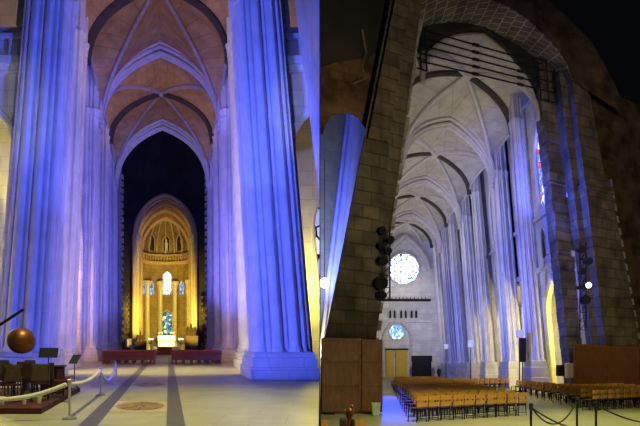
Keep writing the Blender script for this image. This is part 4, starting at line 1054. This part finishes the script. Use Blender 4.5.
# person
def person(x, y):
    me = bpy.data.meshes.new('person'); 
    J = {'pel': (0, 0, .95), 'wa': (0, .01, 1.1), 'ch': (0, 0, 1.32), 'nk': (0, .01, 1.48), 'hd': (0, -.01, 1.6), 'tp': (0, 0, 1.72)}
    for s, n_ in ((-1, 'l'), (1, 'r')):
        J.update({'hip'+n_: (.09*s, 0, .9), 'kn'+n_: (.1*s, -.03, .5), 'an'+n_: (.1*s, .03, .08), 'to'+n_: (.11*s, -.13, .04),
                  'sh'+n_: (.18*s, 0, 1.42), 'el'+n_: (.25*s, .02, 1.15), 'wr'+n_: (.24*s, -.06, .92)})
    E = [('pel', 'wa'), ('wa', 'ch'), ('ch', 'nk'), ('nk', 'hd'), ('hd', 'tp')]
    for n_ in 'lr': E += [('pel', 'hip'+n_), ('hip'+n_, 'kn'+n_), ('kn'+n_, 'an'+n_), ('an'+n_, 'to'+n_), ('ch', 'sh'+n_), ('sh'+n_, 'el'+n_), ('el'+n_, 'wr'+n_)]
    RAD = {'pel': .14, 'wa': .125, 'ch': .15, 'nk': .055, 'hd': .09, 'tp': .06, 'hip': .09, 'kn': .06, 'an': .042, 'to': .035, 'sh': .07, 'el': .045, 'wr': .03}
    names = list(J); V = [J[n_] for n_ in names]; D = [(names.index(a), names.index(b)) for a, b in E]
    # hands: palm and five fingers
    for n_, s in (('l', -1), ('r', 1)):
        w = Vector(J['wr'+n_]); pi = len(V); V.append(tuple(w+Vector((0, -.015, -.07)))); names.append('pm'); D.append((names.index('wr'+n_), pi))
        for j, (dx, ln) in enumerate(((-.028, .07), (-.01, .085), (.01, .08), (.026, .065))):
            k = len(V); V.append(tuple(w+Vector((dx*.6, dx-.01, -.09)))); names.append('fg'); D.append((pi, k))
            V.append(tuple(w+Vector((dx*.6-.008*s, dx-.01, -.09-ln)))); names.append('fg'); D.append((k, k+1))
        k = len(V); V.append(tuple(w+Vector((-.02*s, -.05, -.06)))); names.append('fg'); D.append((pi, k)); V.append(tuple(w+Vector((-.025*s, -.06, -.11)))); names.append('fg'); D.append((k, k+1))
    me.from_pydata(V, D, []); o = bpy.data.objects.new('person', me); COL.objects.link(o); o.location = (x, y, 0); o.rotation_euler.z = .5
    md = o.modifiers.new('skin', 'SKIN'); sk = me.skin_vertices[0] if me.skin_vertices else None
    if not me.skin_vertices:
        bpy.context.view_layer.objects.active = o
        bpy.ops.object.modifier_add(type='SKIN'); o.modifiers.remove(o.modifiers[-1])
    for i, n_ in enumerate(names):
        rr = .02 if n_ == 'pm' else .009 if n_ == 'fg' else RAD.get(n_) or RAD[n_[:-1]]
        me.skin_vertices[0].data[i].radius = (rr, rr)
    me.skin_vertices[0].data[0].use_root = True
    o.modifiers.new('sub', 'SUBSURF').levels = 2; o.modifiers['sub'].render_levels = 2
    me.materials.append(M['cloth_black'])
    tag(o, 'person in dark clothes standing in the aisle beyond the chairs', 'person')
    bm = B(); ball(bm, Vector((0, -.01, 1.63)), .098, 14, 1.2)
    ball(bm, Vector((0, -.105, 1.62)), .018, 8)
    for s in (-1, 1): ball(bm, Vector((.035*s, -.088, 1.655)), .012, 6); ball(bm, Vector((.1*s, .0, 1.63)), .022, 6)
    box(bm, -.025, .025, -.1, -.09, 1.575, 1.583); h = build('head', bm, M['skin'], o, local=True, smooth=True); h['label'] = 'bare head with face'
    bm = B(); ball(bm, Vector((0, .02, 1.665)), .108, 14, 1.05); build('hair', bm, M['hair'], o, local=True, smooth=True)
person((439-320)*60/F, 60)

# ================================================================== PARTITION, LIGHT, CAMERA
CLIP = 0
bm = B(); box(bm, -.012, .012, 14, 120, -1, 90)
tag(build('wall_partition', bm, M['black_stone'], base=(0, 14, 0)), 'thin dark partition standing edge-on between the two naves', 'wall', None, 'structure')  # added divider that keeps each nave's light and geometry apart

def aim(o, t):
    d = Vector(t)-o.location
    o.rotation_euler = d.to_track_quat('-Z', 'Y').to_euler()
def spot(p, t, c, e, ang_=60, blend=.6, size=.3):
    l = bpy.data.lights.new('spot', 'SPOT'); l.color = c; l.energy = e; l.spot_size = math.radians(ang_); l.spot_blend = blend; l.shadow_soft_size = size
    o = bpy.data.objects.new('spot_lamp', l); COL.objects.link(o); o.location = p; aim(o, t); return o
def point(p, c, e, size=.4):
    l = bpy.data.lights.new('point', 'POINT'); l.color = c; l.energy = e; l.shadow_soft_size = size
    o = bpy.data.objects.new('bulb', l); COL.objects.link(o); o.location = p; return o
BLUE = (.07, .115, 1.0); VIOL = (.22, .21, 1.0); WARM = (1, .58, .26); GOLD = (1, .70, .10); COOL = (.78, .84, 1.0); YEL = (1, .84, .16)
# --- left nave: blue floods across the aisle at the piers
for s in (-1, 1):
    spot(L(-s*3.5, 15, 3), L(s*5.8, 27, 8), BLUE, 8000, 85)
    spot(L(-s*3.0, 15, 7), L(s*5.8, 27, 15), BLUE, 5500, 50)
    spot(L(-s*4, 28, 5), L(s*5.6, 36, 10), VIOL, 4200, 80)
    spot(L(-s*4, 38, 5), L(s*5.6, 47, 11), BLUE, 5500, 75)
    spot(L(-s*4, 48, 5), L(s*5.6, 57, 12), VIOL, 3600, 70)
    spot(L(-s*3.5, 56, 5), L(s*5.2, 66, 12), BLUE, 2200, 60)
    point(L(-11 if s < 0 else 8.1, 29.8, 5), YEL, 2500 if s < 0 else 500)
    point(L(-11 if s < 0 else 8.1, 29.8, 18), (.8, .25, .3), 50)
    point(L(s*8.5, 33.6, 5), WARM, 500); point(L(s*8.5, 42, 6), WARM, 500)
    spot(L(s*1.5, 14, 8), L(s*8.5, 27, 13), (.62, .66, 1), 1700, 26, .8)
spot(L(-1.5, 7, 4), L(6.8, 18, 8), BLUE, 5500, 50)
# warm uplight on the vaults
spot(L(0, 33, 15), L(0, 41, 27), WARM, 550, 110, .8)
spot(L(0, 50, 16), L(0, 58, 27), (1, .62, .2), 900, 90, .8)
for s in (-1, 1):
    spot(L(s*4.0, 44, 17), L(s*2.5, 48.2, 25), VIOL, 600, 80, .8)
    spot(L(s*4.0, 60, 17), L(s*2.5, 65, 25), VIOL, 600, 80, .8)
# floor
spot(L(-.6, 11, 15), L(.4, 15, 0), (1, .93, .36), 7500, 58, .9, 1.0)
spot(L(1.0, 30, 16), L(.5, 33, 0), (1, .93, .40), 8000, 46, .9, 1.0)
# choir
spot(C(0, 81, 4), C(0, 98, 8), GOLD, 9000, 62, .6)
spot(C(0, 82, 2), C(0, 97, 19), (1, .5, .07), 1700, 50, .7)
spot(C(.2, 89, 7), C(.2, 93, 1.5), (1, .88, .5), 5000, 50, .6)
for s in (-1, 1):
    spot(C(s*.5, 75, 3), C(s*4.1, 80.4, 7), GOLD, 6000, 75, .6)
    spot(C(s*2, 69, 3), C(s*6, 77, 3), GOLD, 2200, 60, .6)
# --- long nave
for b in (9, 17, 26, 36, 45):
    spot(R0(0, b, 9), R0(.3, b+2, 22), (1, .93, .76), 820, 130, .9, .6)
for b, c, e in ((-1, BLUE, 8000), (7, (.28, .34, 1), 4000), (14, COOL, 1300), (22, (.40, .42, 1), 2600), (32, BLUE, 2500)):
    spot(R0(-4, b, 5), R0(7, b+6.5, 9), c, e, 80, .7)
spot(R0(4.5, 1.5, 13), R0(7.0, 3, 15), BLUE, 900, 100, .7)
point(R0(12.5, 3.5, 5), YEL, 1300); point(R0(12.5, 12, 5), YEL, 550); point(R0(12.5, 22, 5), YEL, 450)
spot(Vector((12.5, 70, 10)), Vector((12.5, 84, 8)), (1, .96, .72), 2200, 80, .7)
# crossing
spot(Vector((9, 12, 18)), Vector((9.5, 15.5, 0)), (1, .96, .42), 9500, 58, .9, 1.5)
spot(Vector((3.2, 6, 9)), Vector((1.2, 13.5, 0)), (1, .92, .5), 2600, 78, .9, 1.5)
spot(Vector((12.5, 31, 19)), Vector((11.5, 35, 0)), (1, .85, .5), 4200, 66, .9, 1.5)
spot(Vector((8, 6, 4)), Vector((4, 30, 13)), (1, .86, .62), 3900, 55, .9, 1.5)  # fill light added to brighten the left granite pier, no fixture
spot(Vector((14, 8, 5)), Vector((20, 36, 11)), (1, .82, .46), 6200, 60, .8, 1.5)
spot(Vector((5.4, 45, 9)), Vector((4.0, 28, 0)), (.03, .07, 1), 7500, 22, .4)
spot(R0(-9.5, 2.5, 5), R0(-11.2, 10, 14), BLUE, 6500, 90, .7)
spot(Vector((4.5, 19, 9)), P(348, 92, -1.7), (1, .58, .2), 450, 30, .8)
point(R0(-9.5, 6, 2.5), (1, .95, .7), 280); point(R0(-11.2, 11.3, 8), (.45, .55, 1), 1100)
spot(R0(1.5, -.9, 9), R0(9.5, -1.0, 15), BLUE, 5000, 60, .6)

w = bpy.data.worlds.new('World'); SC.world = w; w.use_nodes = True
w.node_tree.nodes['Background'].inputs['Color'].default_value = (.10, .11, .16, 1)
w.node_tree.nodes['Background'].inputs['Strength'].default_value = .012
cam = bpy.data.cameras.new('camera'); co = bpy.data.objects.new('camera', cam); COL.objects.link(co); SC.camera = co
co.location = (0, 0, EYE); co.rotation_euler = (PI/2, 0, 0)
cam.sensor_width = 36; cam.lens = F/640*36; cam.shift_y = (366-213)/640; cam.clip_end = 500
SC.view_settings.view_transform = 'Standard'; SC.view_settings.look = 'None'; SC.view_settings.gamma = 1; SC.view_settings.exposure = 0.4
